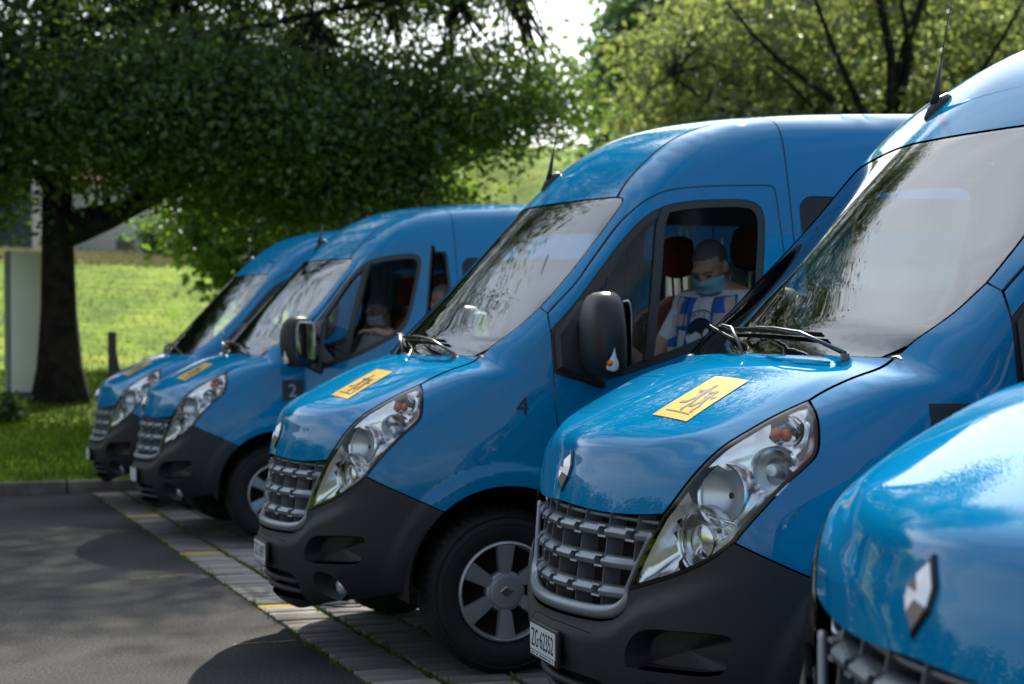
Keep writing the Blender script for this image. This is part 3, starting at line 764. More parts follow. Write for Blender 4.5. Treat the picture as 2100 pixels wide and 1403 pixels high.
def build_headlight(van, loop):
    q = chart(loop, 'A')
    lin = inset(q, .011)
    lens3 = unchart(lin, 'A')
    seal = panel('headlight', [loop, lens3], 'A', ['black_gloss'], van, .05, gap=.003, holegap=0, flange=.03, off=-.001)
    panel('lens', [lens3], 'A', ['clear_lens'], seal, .03, gap=-.002, flange=0, off=.001)
    # housing: a bowl behind the lens
    V, T, orig = triangulate([lin], .020)
    P = unchart(V, 'A'); N = grad(P[:, 0], P[:, 1], P[:, 2])
    d = np.sqrt(((V[:, None]-lin[None])**2).sum(-1)).min(1)
    dep = .012 + .052*sst(d/.06) 
    Q = P - N*dep[:, None]*np.array([.6, .6, .6]) + np.array([-1, -.25, 0])*dep[:, None]*.5
    cups = (((.595, .676, .826), (1, .38, .02), .088), ((.550, .720, .955), (1, .44, .12), .078), ((.442, .806, 1.024), (.80, .72, .12), .060), ((.377, .775, 1.125), (.85, .55, .35), .045))
    ctr_ = Q[T].mean(1); ok_ = np.ones(len(T), bool)
    for c_, a_, r_ in cups:
        a_ = np.array(a_)/np.linalg.norm(a_); v_ = ctr_-np.array(c_); h_ = v_@a_; ok_ &= ~((np.linalg.norm(v_-np.outer(h_, a_), axis=1) < r_) & (np.abs(h_) < .12))
    mk('housing', Q, T[ok_].tolist(), ['satin'], seal)
    def cup(name, c, axis, r, depth, mats, prof=None, bulb=True):
        M = Matrix.Translation(c) @ Vector(axis).normalized().to_track_quat('Z', 'Y').to_matrix().to_4x4(); mb = MB()
        pr = [(r*t, -depth*(1-t*t)) for t in np.linspace(.12, 1, 8)] + [(r*1.05, .004), (r*1.10, 0.0), (r*1.10, -.02)]
        mb.lathe(pr, 28, M, 0)
        if bulb:
            mb.lathe([(0, .005), (.012, .003), (.016, -.006), (.016, -.03), (.010, -depth)], 14, M, 1)
        return mb.build(name, mats, seal)
    A1, A2, A3, A4 = (1, .38, .02), (1, .44, .12), (.80, .72, .12), (.85, .55, .35)
    cup('reflector', (.655-.060, .700-.024, .826), A1, .086, .070, ['reflector', 'steel'], bulb=False)
    cup('reflector', (.608-.058, .745-.024, .955), A2, .078, .028, ['frosted', 'frosted'], bulb=False)
    cup('reflector', (.482-.040, .846-.040, 1.024), A3, .060, .050, ['reflector', 'steel'])
    cup('turn_indicator', (.415-.038, .815-.040, 1.125), A4, .046, .040, ['reflector', 'steel'], bulb=False)
    def ringpart(name, c, ax, prof, m):
        M = Matrix.Translation(c) @ Vector(ax).normalized().to_track_quat('Z', 'Y').to_matrix().to_4x4()
        return MB().lathe(prof, 28, M).build(name, [m], seal, auto=40)
    ringpart('bezel', (.655-.056, .700-.022, .826), A1, [(.087, -.03), (.089, .006), (.095, .009), (.100, .002), (.101, -.03)], 'satin')
    ringpart('bezel', (.608-.056, .745-.022, .955), A2, [(.079, -.03), (.081, .010), (.088, .014), (.095, .006), (.097, -.03)], 'satin')
    ringpart('bezel', (.482-.038, .846-.038, 1.024), A3, [(.061, -.02), (.063, .003), (.068, .005), (.072, -.02)], 'satin')
    ringpart('bulb_shield', (.655-.070, .716-.026, .826), A1, [(.0, .030), (.030, .030), (.046, .026), (.050, .018), (.050, -.04), (.046, -.04)], 'chrome')
    ringpart('bulb', (.482-.052, .846-.050, 1.024), A3, [(.0, .036), (.016, .034), (.020, .024), (.020, -.01)], 'frosted')
    mb = MB(); mb.sphere((.392, .785, 1.120), (.015, .015, .019)); mb.sphere((.418, .775, 1.122), (.017, .017, .020)); mb.build('indicator_bulb', ['amber'], seal)
    # web between the two big reflectors
    mb = MB(); mb.tube([(.575, .640, .885), (.580, .700, .895), (.565, .765, .885), (.535, .80, .875)], [.006, .010, .010, .005], 8, flat=.5); mb.build('reflector_web', ['satin'], seal)
    return seal
def build_mirror(van, hinge):
    """door mirror: shell with base triangle and two arms; origin at the door hinge"""
    def rr(cx, cy, hx, hy, z, e=.6, n=20):
        out = []
        for k in range(n):
            a = 2*math.pi*k/n; c, s_ = math.cos(a), math.sin(a)
            out.append((cx+hx*math.copysign(abs(c)**e, c), cy+hy*math.copysign(abs(s_)**e, s_), z))
        return out
    mb = MB(); rings = []
    # (z, centre x, centre y, half depth x, half width y)
    for z, cx, cy, hx, hy in ((1.247, -.375, 1.180, .03, .065), (1.252, -.372, 1.178, .052, .092), (1.275, -.366, 1.176, .070, .112), (1.33, -.358, 1.178, .078, .122), (1.40, -.352, 1.182, .080, .126), (1.48, -.350, 1.182, .078, .122), (1.54, -.352, 1.178, .070, .110), (1.578, -.357, 1.172, .055, .092), (1.594, -.362, 1.168, .034, .066), (1.598, -.365, 1.166, .012, .03)):
        rings.append(rr(cx, cy, hx, hy, z))
    mb.loft(rings)
    mb.box((-.425, 1.0, 1.447), (-.300, 1.20, 1.495), bev=.014)          # upper arm
    mb.box((-.405, 1.0, 1.283), (-.325, 1.17, 1.328), bev=.014)          # lower arm
    # base triangle on the door
    pts = [(-.212, 1.43), (-.215, 1.275), (-.30, 1.235), (-.43, 1.195), (-.435, 1.285), (-.43, 1.42), (-.425, 1.585), (-.33, 1.56)]
    s3 = surfB(np.array([a for a, b in pts]), np.array([b for a, b in pts])); c = s3.mean(0)
    mb.loft([[(p[0], p[1]-.01, p[2]) for p in s3], [(p[0], p[1]+.010, p[2]) for p in s3], [tuple(c+(p-c)*.86+np.array([0, .030, 0])) for p in s3]])
    o = mb.build('side_mirror', ['black_plastic'], van, auto=40); shift_to_hinge(o, hinge); o.location = hinge
    mb = MB(); mb.loft([rr(-.437, 1.18, .004, .105*k, z, .5) for z, k in ((1.285, .75), (1.30, .95), (1.41, 1.0), (1.50, 1.0), (1.55, .85), (1.565, .6))])
    g = mb.build('mirror_glass', ['mirror_face'], o); shift_to_hinge(g, hinge)
    mb = MB(); rings = []
    for z, w in ((1.268, .006), (1.276, .030), (1.295, .040), (1.325, .038), (1.36, .028), (1.385, .014), (1.395, .003)):
        ring = []
        for k in range(10):
            a = 2*math.pi*k/10; ring.append((-.352+w*math.sin(a)*.9, 1.284+.020*math.cos(a), z))
        rings.append([(x, y-.30*abs(x+.352), z) for x, y, z in ring])
    mb.loft(rings)
    t = mb.build('turn_signal', ['clear_lens_solid'], o); shift_to_hinge(t, hinge)
    mb = MB(); mb.sphere((-.337, 1.288, 1.303), (.014, .017, .017))
    t = mb.build('turn_signal_bulb', ['amber'], o); shift_to_hinge(t, hinge)
    return o
def build_wheel(van, x, sg):
    M = Matrix.Translation((x, .0, .345)) @ Matrix.Rotation(-math.pi/2*sg, 4, 'X')      # local Z -> outwards
    r, w = .345, .215; yo = .965                                                        # outer shoulder
    mb = MB()
    prof = [(.205, yo-w+.02), (.24, yo-w-.004), (.30, yo-w-.004), (.33, yo-w+.012), (.343, yo-w+.035), (.3455, yo-w/2), (.343, yo-.035), (.33, yo-.012), (.30, yo+.006), (.26, yo+.006), (.225, yo-.004), (.207, yo-.02)]
    mb.lathe(prof, 56, M)
    # tread blocks: narrow grooves between raised lugs on the shoulder
    for k in range(56):
        a = 2*math.pi*k/56; c, s_ = math.cos(a), math.sin(a); d = .0105
        vv = []
        for (rr_, hh) in ((.332, yo-.008), (.3495, yo-.034), (.3495, yo-.075), (.338, yo-.075)):
            for da in (-.028, .028): vv.append((rr_*math.cos(a+da), rr_*math.sin(a+da), hh))
        vv = [tuple(M @ Vector(q)) for q in vv]
        mb.add(vv, [(0, 1, 3, 2), (2, 3, 5, 4), (0, 2, 4, 6), (1, 7, 5, 3)])
    # raised rings of the side wall
    for rr_ in (.285, .318): mb.lathe([(rr_-.004, yo+.002), (rr_-.002, yo+.0085), (rr_+.002, yo+.0085), (rr_+.004, yo+.0)], 56, M)
    ty = mb.build('wheel', ['rubber'], van, auto=50)
    mb = MB()
    mb.lathe([(.0, yo-.075), (.12, yo-.08), (.17, yo-.07), (.198, yo-.03), (.206, yo-.012)], 40, M)
    mb.build('rim', ['void'], ty)
    mb = MB()
    mb.lathe([(.192, yo-.03), (.195, yo-.008), (.203, yo+.002), (.211, yo-.004), (.213, yo-.016)], 56, M)
    mb.lathe([(.0, yo-.008), (.060, yo-.009), (.070, yo-.013), (.074, yo-.020), (.084, yo-.024), (.09, yo-.04)], 40, M)
    for k in range(6):
        a = R(60*k+30); ca, sa = math.cos(a), math.sin(a)
        rings = []
        for rr_, hw, h, th in ((.070, .020, yo-.022, .03), (.095, .030, yo-.018, .03), (.13, .034, yo-.012, .03), (.165, .038, yo-.008, .03), (.199, .044, yo-.004, .03)):
            ring = []
            for t, dh in ((-1, -.010), (-.86, 0), (0, .003), (.86, 0), (1, -.010), (1, -th), (-1, -th)):
                u, v = rr_, hw*t
                if rr_ > .19: u = math.sqrt(rr_**2-v*v)
                ring.append(tuple(M @ Vector((u*ca-v*sa, u*sa+v*ca, h+dh))))
            rings.append(ring)
        mb.loft(rings)
    mb.build('wheel_cover', ['hub_silver'], ty, auto=32)
    mb = MB(); d0 = [(.0, .032), (.022, .004), (.022, -.004), (0, -.032), (-.022, -.004), (-.022, .004)]; z0 = yo-.008
    mb.loft([[tuple(M @ Vector((b, a, z0))) for a, b in d0], [tuple(M @ Vector((b*.8, a*.8, z0+.004))) for a, b in d0]])
    mb.build('wheel_badge', ['steel'], ty, smooth=False)
def on_side(pts2, zoff=.002, sgn=1):
    p = surfB(np.array([a for a, b in pts2]), np.array([b for a, b in pts2]), sgn); n = grad(p[:, 0], p[:, 1], p[:, 2])
    return p+n*zoff
def on_wrap_xy(pts2, off=.002):
    """points of the bonnet above given x, y"""
    x = np.array([a for a, b in pts2]); y = np.array([b for a, b in pts2])
    o = np.stack([x, y, 0*x+1.9], -1); d = np.zeros_like(o); d[:, 2] = -1
    p = ray(o, d, 0, 1.2, 200); n = grad(p[:, 0], p[:, 1], p[:, 2])
    return p+n*off
def build_details(van, hood, ws):
    # diamond emblem on the nose: dark surround, facetted bright rhombus with an open middle
    zc, yc, hz, hy = .979, 0.0, .0505, .0265
    base = lambda k, off: [tuple(surfX(np.array([y]), np.array([z]))[0]+np.array([off, 0, off*.35])) for y, z in ((yc, zc+hz*k), (yc+hy*k, zc+hz*.28*k), (yc+hy*k, zc-hz*.28*k), (yc, zc-hz*k), (yc-hy*k, zc-hz*.28*k), (yc-hy*k, zc+hz*.28*k))]
    mb = MB(); mb.loft([base(1.30, -.004), base(1.27, .005), base(1.06, .007)]); em = mb.build('emblem', ['black_gloss'], van, smooth=False)
    mb = MB(); r0, r1, r2 = base(1.02, .007), base(.55, .022), base(.16, .010)
    mb.loft([r0, r1, r2], cap=False); mb.build('emblem_rhombus', ['chrome'], em, smooth=False)
    # yellow school run sign on the bonnet
    cs = np.array([(.585, .262), (.562, .478), (.346, .438), (.366, .232)])
    uv = lambda u, v: (cs[0]*(1-u)*(1-v)+cs[1]*u*(1-v)+cs[2]*u*v+cs[3]*(1-u)*v)
    n = 9; g = [tuple(uv(i/(n-1), j/(n-1))) for j in range(n) for i in range(n)]
    P = on_wrap_xy(g, .0022); fc = [(j*n+i, j*n+i+1, (j+1)*n+i+1, (j+1)*n+i) for j in range(n-1) for i in range(n-1)]
    st = mk('school_sign', P, fc, ['sticker_yellow'], van, normals=grad(P[:, 0], P[:, 1], P[:, 2]))
    figs = MB()
    def stroke(pts, w):
        q = np.array(pts, float); l, r_ = [], []
        for k in range(len(q)):
            d = q[min(k+1, len(q)-1)]-q[max(k-1, 0)]; d = d/np.linalg.norm(d); nn = np.array([-d[1], d[0]])*w/2; l.append(q[k]+nn); r_.append(q[k]-nn)
        pp = on_wrap_xy([tuple(uv(*t)) for t in l+r_], .0034); m = len(l)
        figs.add(pp, [(k, k+1, m+k+1, m+k) for k in range(m-1)])
    def blob(c, rx, ry):
        a = np.linspace(0, 2*math.pi, 12, endpoint=False); pp = on_wrap_xy([tuple(uv(c[0]+rx*math.cos(t), c[1]+ry*math.sin(t))) for t in a], .0034); figs.add(pp, [tuple(range(12))])
    # larger child running ahead, smaller child behind
    blob((.44, .76), .05, .045); stroke([(.44, .71), (.42, .60), (.44, .47)], .12); stroke([(.40, .68), (.28, .60), (.22, .66)], .045); stroke([(.46, .67), (.58, .60), (.66, .66)], .045)
    stroke([(.41, .48), (.34, .36), (.20, .34)], .06); stroke([(.46, .48), (.52, .35), (.48, .20), (.54, .19)], .06)
    blob((.70, .64), .042, .038); stroke([(.70, .60), (.69, .50), (.72, .40)], .10); stroke([(.67, .57), (.60, .50)], .04); stroke([(.72, .56), (.82, .50), (.86, .55)], .04)
    stroke([(.70, .41), (.64, .30), (.56, .29)], .05); stroke([(.73, .41), (.80, .31), (.77, .19), (.83, .18)], .05)
    stroke([(.16, .14), (.50, .14), (.84, .13)], .022)
    figs.build('pictogram', ['ink'], st, smooth=False)
    # number plate holder and its panel line on the bumper
    xs = surfX(np.array([-.16, 0, .16]), np.array([.455]*3))[:, 0]; xp = xs[1]+.004
    mb = MB(); mb.box((xp-.012, -.098, .394), (xp+.004, .178, .508), bev=.004); pb = mb.build('plate_holder', ['black_plastic'], van, auto=30)
    mb = MB(); mb.box((xp+.0042, -.088, .418), (xp+.0062, .168, .498)); mb.box((xp+.0042, -.085, .402), (xp+.0056, .160, .4145)); mb.build('number_plate', ['white_plate'], pb, smooth=False)
    # wipers
    def on_ws(y, z, off): 
        p = surfX(np.array([y]), np.array([z]))[0]; g_ = grad(*[np.array([c]) for c in p])[0]; return tuple(p+g_*off)
    for (a, b, c, e0, e1) in ((((.105, .60, 1.332)), (.36, 1.378), (.02, 1.414), (.42, 1.392), (-.27, 1.417)), (((.178, .04, 1.338)), (-.12, 1.40), (-.40, 1.425), (-.06, 1.375), (-.66, 1.432))):
        mb = MB(); mb.tube([(a[0]+.01, a[1], a[2]-.03), (a[0]+.012, a[1], a[2]+.012)], .013, 10)
        mb.tube([(a[0]+.012, a[1], a[2]+.012), on_ws(b[0], b[1], .042), on_ws((b[0]+c[0])/2, (b[1]+c[1])/2, .040), on_ws(*c, .022)], [.011, .008, .0065, .005], 8, flat=.6)
        wp = mb.build('wiper', ['steel_dark'], van)
        mb = MB(); m = 9
        pts = [on_ws(e0[0]+(e1[0]-e0[0])*t, e0[1]+(e1[1]-e0[1])*t + .006*math.sin(math.pi*t), .016) for t in np.linspace(0, 1, m)]
        mb.tube(pts, .0065, 6, flat=.55); mb.tube([on_ws(e0[0]+(e1[0]-e0[0])*t, e0[1]+(e1[1]-e0[1])*t + .006*math.sin(math.pi*t), .006) for t in np.linspace(0, 1, m)], .004, 5)
        mb.build('wiper_blade', ['rubber'], wp)
    # aerial on the front of the roof
    b = surfX(np.array([-.12]), np.array([2.18]))[0]; g_ = grad(*[np.array([c]) for c in b])[0]
    d = Vector((-.20, -.03, 1.0)).normalized(); mb = MB(); bv = Vector(b)
    mb.loft([[tuple(bv+Vector((.05*math.cos(a)*k, .026*math.sin(a)*k, 0))+Vector((-.05*math.cos(a)*k*.0, 0, .0))-Vector(g_)*.01+Vector((-.75*.0, 0, -1.05*.05*math.cos(a)*k))+Vector(g_)*h) for a in np.linspace(0, 2*math.pi, 12, endpoint=False)] for k, h in ((1, 0), (.9, .022), (.4, .036))])
    q0 = bv+Vector(g_)*.018; mb.tube([q0, q0+d*.05, q0+d*.16], [.016, .011, .005], 8); mb.tube([q0+d*.14, q0+d*.28, q0+d*.44+Vector((-.01, 0, 0))], [.0026, .0018, .0012], 6)
    mb.build('aerial', ['black_plastic'], van)
    # thin seam across the roof, and drip channel each side
    for sg in (1, -1):
        p = curve([(-.64,.690,2.075),(-.739,.650,2.184),(-.87,.615,2.285),(-.969,.60,2.344),(-1.1,.595,2.405),(-1.385,.60,2.45),(-2.6,.61,2.51),(-4.2,.61,2.515)], .06)
        p[:, 1] *= sg
        MB().tube([tuple(q) for q in p-grad(p[:, 0], p[:, 1], p[:, 2])*.004], .0055, 5).build('roof_gutter', ['black_plastic'], van)
def build_cabin(van):
    mb = MB()                       # dashboard: a body running across below the windscreen
    prof = [(.06, 1.20), (.05, 1.335), (-.08, 1.375), (-.30, 1.385), (-.42, 1.36), (-.47, 1.30), (-.46, 1.16), (-.40, 1.02), (-.30, .80), (.0, .80)]
    ys = [-.80, -.78, -.4, .1, .25, .42, .62, .78, .80]; rings = []
    for y in ys:
        k = .96 if abs(y) > .79 else 1; hood_ = .045 if .2 < y < .66 else 0
        rings.append([(x*k - .02*(1-k), y, z*k + (1-k)*1.15 + (hood_ if -.45 < x < -.2 and z > 1.3 else 0)) for x, z in prof])
    mb.loft(rings); mb.build('dashboard', ['dash_grey'], van, auto=40)
    c = Vector((-.66, .42, 1.30)); ax_ = Vector((-.55, 0, .83)).normalized(); M = Matrix.Translation(c) @ ax_.to_track_quat('Z', 'Y').to_matrix().to_4x4(); mb = MB()
    mb.lathe([(.19+.015*math.cos(a), .015*math.sin(a)) for a in np.linspace(0, 2*math.pi, 9)], 32, M)
    for a in (R(10), R(170), R(270)): mb.tube([M @ Vector((.05*math.cos(a), .05*math.sin(a), -.02)), M @ Vector((.185*math.cos(a), .185*math.sin(a), 0))], .014, 6, flat=.6)
    mb.lathe([(0, .005), (.05, .0), (.065, -.02), (.04, -.05), (.02, -.30)], 16, M); mb.build('steering_wheel', ['black_plastic'], van)
    for y in (.42, -.42):
        mb = MB(); w = .24
        sec = lambda x, z, hw, tx, tz: None
        # cushion and backrest as lofts of rounded slabs
        def slab(pts, hw, th):
            rings = []
            for (x, z, nx, nz, s_) in pts:
                ring = []
                for k in range(16):
                    a = 2*math.pi*k/16; cc, ss = math.cos(a), math.sin(a)
                    u = hw*s_*math.copysign(abs(cc)**.5, cc); t = th*s_*math.copysign(abs(ss)**.6, ss); ring.append((x+nx*t, y+u, z+nz*t))
                rings.append(ring)
            mb.loft(rings)
        slab([(-.82, .86, .1, 1, .7), (-.85, .865, .1, 1, 1), (-1.05, .85, .1, 1, 1), (-1.3, .83, .1, 1, 1), (-1.35, .83, .1, 1, .8)], .25, .075)
        st = mb.build('seat', ['seat_dark'], van, auto=50)
        mb = MB(); slab([(-1.30, .86, 1, .2, .8), (-1.31, .92, 1, .2, 1), (-1.36, 1.2, 1, .2, 1), (-1.41, 1.45, 1, .2, .95), (-1.44, 1.58, 1, .2, .85), (-1.45, 1.63, 1, .2, .5)], .25, .075); mb.build('backrest', ['seat_red' if y < 0 else 'seat_dark'], st, auto=50)  # driver's side darker than the passenger's: shade put into the seat colours
        mb = MB(); slab([(-1.425, 1.73, 1, .1, .35), (-1.425, 1.745, 1, .1, .75), (-1.425, 1.79, 1, .1, 1), (-1.425, 1.86, 1, .1, 1), (-1.43, 1.925, 1, .1, .85), (-1.432, 1.945, 1, .1, .45)], .135, .062); mb.build('headrest', ['seat_red' if y < 0 else 'seat_red_shaded'], st, auto=50)
        mb = MB()
        for dy in (-.055, .055): mb.tube([(-1.435, y+dy, 1.60), (-1.425, y+dy, 1.76)], .007, 6)
        mb.build('headrest_post', ['steel_dark'], st)
    # clear plastic sheet hung behind the front seats, in folds
    n = 57; v = []
    for j, z in enumerate(np.linspace(1.0, 2.12, 6)):
        for i in range(n):
            y = -.76+1.52*i/(n-1); v.append((-1.53+.018*math.sin(i*1.25+.4*math.sin(j*.9))+.010*math.sin(i*.47+j*.5), y, z))
    mk('plastic_curtain', v, [(j*n+i, j*n+i+1, (j+1)*n+i+1, (j+1)*n+i) for j in range(5) for i in range(n-1)], ['curtain_film'], van)
    mb = MB(); mb.box((-1.30, -.86, .395), (-.35, .86, .42)); mb.build('cabin_floor', ['trim_grey'], van, smooth=False)
    # benches further back
    for x in (-2.25, -3.15):
        mb = MB(); mb.box((x-.08, -.75, .95), (x+.08, .45, 1.60), bev=.05); mb.box((x, -.75, .78), (x+.45, .45, .93), bev=.04); mb.build('bench_seat', ['seat_dark'], van)
# ================================================================== ground
def noise_mix(name, cols, scale, rough=.9, detail=8, pos=(.35, .65), bump=None, fine=None, dist=0.0, big=None):
    """two colours mixed by noise, an optional fine speckle, an optional bump"""
    m = bpy.data.materials.new(name); m.use_nodes = True; t = m.node_tree; b = t.nodes['Principled BSDF']
    b.inputs['Roughness'].default_value = rough; b.inputs['Specular IOR Level'].default_value = .08
    co = t.nodes.new('ShaderNodeTexCoord')
    n = t.nodes.new('ShaderNodeTexNoise'); n.inputs['Scale'].default_value = scale; n.inputs['Detail'].default_value = detail; n.inputs['Distortion'].default_value = dist
    t.links.new(co.outputs['Object'], n.inputs['Vector'])
    r_ = t.nodes.new('ShaderNodeValToRGB'); r_.color_ramp.elements[0].position, r_.color_ramp.elements[1].position = pos
    r_.color_ramp.elements[0].color = (*cols[0], 1); r_.color_ramp.elements[1].color = (*cols[1], 1)
    if len(cols) > 2:
        e = r_.color_ramp.elements.new((pos[0]+pos[1])/2); e.color = (*cols[2], 1)
    t.links.new(n.outputs['Fac'], r_.inputs[0]); out = r_.outputs[0]
    for sc, am in (fine, big):
        if not sc: continue
        n2 = t.nodes.new('ShaderNodeTexNoise'); n2.inputs['Scale'].default_value = sc; n2.inputs['Detail'].default_value = 3
        t.links.new(co.outputs['Object'], n2.inputs['Vector'])
        mr = t.nodes.new('ShaderNodeMapRange'); mr.inputs['From Min'].default_value = .25; mr.inputs['From Max'].default_value = .75; mr.inputs['To Min'].default_value = 1-am; mr.inputs['To Max'].default_value = 1+am
        t.links.new(n2.outputs['Fac'], mr.inputs['Value'])
        v = t.nodes.new('ShaderNodeVectorMath'); v.operation = 'SCALE'; t.links.new(out, v.inputs[0]); t.links.new(mr.outputs[0], v.inputs['Scale']); out = v.outputs[0]
    t.links.new(out, b.inputs['Base Color'])
    if bump:
        n3 = t.nodes.new('ShaderNodeTexNoise'); n3.inputs['Scale'].default_value = bump[0]; n3.inputs['Detail'].default_value = 4
        t.links.new(co.outputs['Object'], n3.inputs['Vector'])
        bp = t.nodes.new('ShaderNodeBump'); bp.inputs['Strength'].default_value = bump[1]; bp.inputs['Distance'].default_value = bump[2]
        t.links.new(n3.outputs['Fac'], bp.inputs['Height']); t.links.new(bp.outputs[0], b.inputs['Normal'])
    MATS[name] = m
    return m
NO = (None, 0)
noise_mix('asphalt', ((.032, .0325, .034), (.054, .053, .052)), .9, .88, bump=(230, .55, .006), fine=(75, .75), big=(.35, .14))
noise_mix('paver', ((.17, .16, .15), (.29, .275, .25)), 3.0, .9, bump=(120, .35, .004), fine=(190, .25), big=(1.3, .25))
noise_mix('paver_yellow', ((.30, .22, .055), (.42, .30, .075)), 5.0, .8, pos=(.3, .5), bump=(120, .35, .004), fine=(60, .25), big=NO)
noise_mix('joint', ((.030, .030, .018), (.045, .065, .012)), 5, .95, bump=(60, .6, .02), fine=(90, .4), big=NO)
noise_mix('kerb', ((.10, .085, .08), (.19, .17, .16)), 4, .9, bump=(90, .3, .005), fine=(150, .3), big=NO)
noise_mix('soil_grass', ((.05, .085, .014), (.10, .15, .022)), .7, .95, bump=(25, .8, .05), fine=(14, .35), big=NO)
noise_mix('meadow', ((.080, .135, .008), (.185, .245, .020), (.13, .20, .011)), .55, .95, pos=(.38, .64), bump=(6, .9, .15), fine=(2.4, .45), big=(.16, .35))
noise_mix('grass_blade', ((.060, .105, .006), (.115, .175, .011)), .6, .7, fine=(6, .3), big=NO)
noise_mix('straw', ((.30, .28, .14), (.46, .38, .24)), .8, .9, fine=(4, .3), big=NO)
noise_mix('bark', ((.014, .012, .011), (.034, .029, .025)), 6, .95, bump=(22, 1.0, .04), fine=(40, .3), big=NO)
noise_mix('bark_pale', ((.06, .055, .045), (.11, .10, .085)), 6, .95, bump=(22, .8, .02), fine=(40, .3), big=NO)
mat('road_yellow', (.20, .155, .055), .85)
leaf_mat('leaf_dark', (.026, .044, .016), (.060, .100, .014))
leaf_mat('leaf_mid', (.036, .066, .013), (.075, .125, .012))
leaf_mat('leaf_olive', (.060, .076, .032), (.115, .138, .036))  # olive leaf, with the grey veil of haze put into the colour
leaf_mat('leaf_far', (.050, .085, .040), (.07, .12, .04))
mat('sign_face', (.86, .86, .74), .6, vary=(1.5, .05)); mat('sign_side', (.25, .26, .26), .6); mat('wood_post', (.045, .04, .035), .9, bump=(30, .6))
mat('wall_navy', (.035, .045, .075), .8, vary=(.6, .1)); mat('wall_white', (.62, .63, .62), .8, vary=(.4, .05)); mat('wall_cream', (.50, .46, .38), .85)
mat('roof_tile', (.16, .075, .05), .8, vary=(3, .2)); mat('pane_dark', (.02, .024, .03), .08)

# asphalt, brick strip, big ground, meadow
EDGE0, EDGE_S = .621, -.0187            # line between asphalt and bricks: x = EDGE0 + EDGE_S * y
ex = lambda y: EDGE0 + EDGE_S*y
YK = -9.15                              # kerb
o = mk('ground', [(-400, -400, -.09), (400, -400, -.09), (400, 400, -.09), (-400, 400, -.09)], [(0, 1, 2, 3)], 'soil_grass', smooth=False); tag(o, kind='structure')
o = mk('asphalt', [(ex(YK), YK, 0), (32, YK-.6, 0), (32, 40, 0), (ex(40), 40, 0)], [(0, 1, 2, 3)], 'asphalt', smooth=False); tag(o, kind='structure')
pv = mk('brick_pavement', [(-9, YK, -.014), (ex(YK)-.004, YK, -.014), (ex(40)-.004, 40, -.014), (-9, 40, -.014)], [(0, 1, 2, 3)], 'joint', smooth=False); tag(pv, kind='structure')
_t = MATS['paver'].node_tree; _b = _t.nodes['Principled BSDF']; _src = _b.inputs['Base Color'].links[0].from_socket      # each brick a little lighter or darker
_oi = _t.nodes.new('ShaderNodeObjectInfo'); _mr = _t.nodes.new('ShaderNodeMapRange'); _mr.inputs['To Min'].default_value = .62; _mr.inputs['To Max'].default_value = 1.12
_t.links.new(_oi.outputs['Random'], _mr.inputs['Value']); _sc = _t.nodes.new('ShaderNodeVectorMath'); _sc.operation = 'SCALE'
_t.links.new(_src, _sc.inputs[0]); _t.links.new(_mr.outputs[0], _sc.inputs['Scale']); _t.links.new(_sc.outputs[0], _b.inputs['Base Color'])
rng = random.Random(5)
BL, BW, PX_, PY_ = .270, .1285, .302, .1425   # brick size and pitch
def brick_mesh(name, m):
    mb = MB(); mb.box((-BL/2, -BW/2, -.05), (BL/2, BW/2, 0), bev=.006)
    o = mb.build(name, [m]); me = o.data; sharp(me, 40); bpy.data.objects.remove(o); return me
bm_a, bm_y = brick_mesh('brick', 'paver'), brick_mesh('brick', 'paver_yellow')
cells = []
camv = np.array(CAM_POS)
for i in range(0, 24):
    for j in range(-64, 52):
        y = j*PY_ + (.5*PY_ if False else 0); x = ex(y) - .019 - BL/2 - i*PX_
        cells.append((math.hypot(x-camv[0], y-camv[1]) + (0 if i < 5 else 3+i) + (8 if y > 2.4 else 0), i, j, x, y))
cells.sort(); yellow_y = (-1.28, -3.87, -6.55, 1.35)
stuff = MB()
for k, (_, i, j, x, y) in enumerate(cells):
    yel = i == 0 and any(abs(y-q) < PY_/2 for q in yellow_y)
    dz, rz = rng.uniform(-.005, .004), rng.gauss(0, .012)
    if k < 300 or yel:
        b = bpy.data.objects.new('brick', bm_y if yel else bm_a); COL.objects.link(b); b.parent = pv
        b.location = (x+rng.gauss(0, .003), y+rng.gauss(0, .002), dz); b.rotation_euler = (rng.gauss(0, .006), rng.gauss(0, .006), EDGE_S*-1*0-.0187+rz)
    else:
        M = Matrix.Translation((x, y, dz)) @ Matrix.Rotation(rz-.0187, 4, 'Z'); stuff.box((-BL/2, -BW/2, -.03), (BL/2, BW/2, 0), M=M)
so = stuff.build('more_bricks', ['paver'], pv, smooth=False); so['kind'] = 'stuff'
# faint yellow marks on the asphalt
def mark(x0, x1, y, w):
    n = 9; v = []
    for k in range(n):
        x = x0+(x1-x0)*k/(n-1); ww = w*.55*rng.uniform(.35, 1.0); v += [(x, y-ww/2+.03*rng.uniform(-.3, .3)+(x-x0)*.1, .004), (x, y+ww/2+(x-x0)*.1, .004)]
    f = [(2*k, 2*k+2, 2*k+3, 2*k+1) for k in range(n-1) if rng.random() > .15]
    o = mk('road_marking', v, f, 'road_yellow', smooth=False); tag(o, kind='structure')
for y in (-.16, -2.69, -5.4, 2.3): mark(.80, 1.15 if y < -.5 else .98, y, .05); 
mark(.66, .80, -.16, .06)
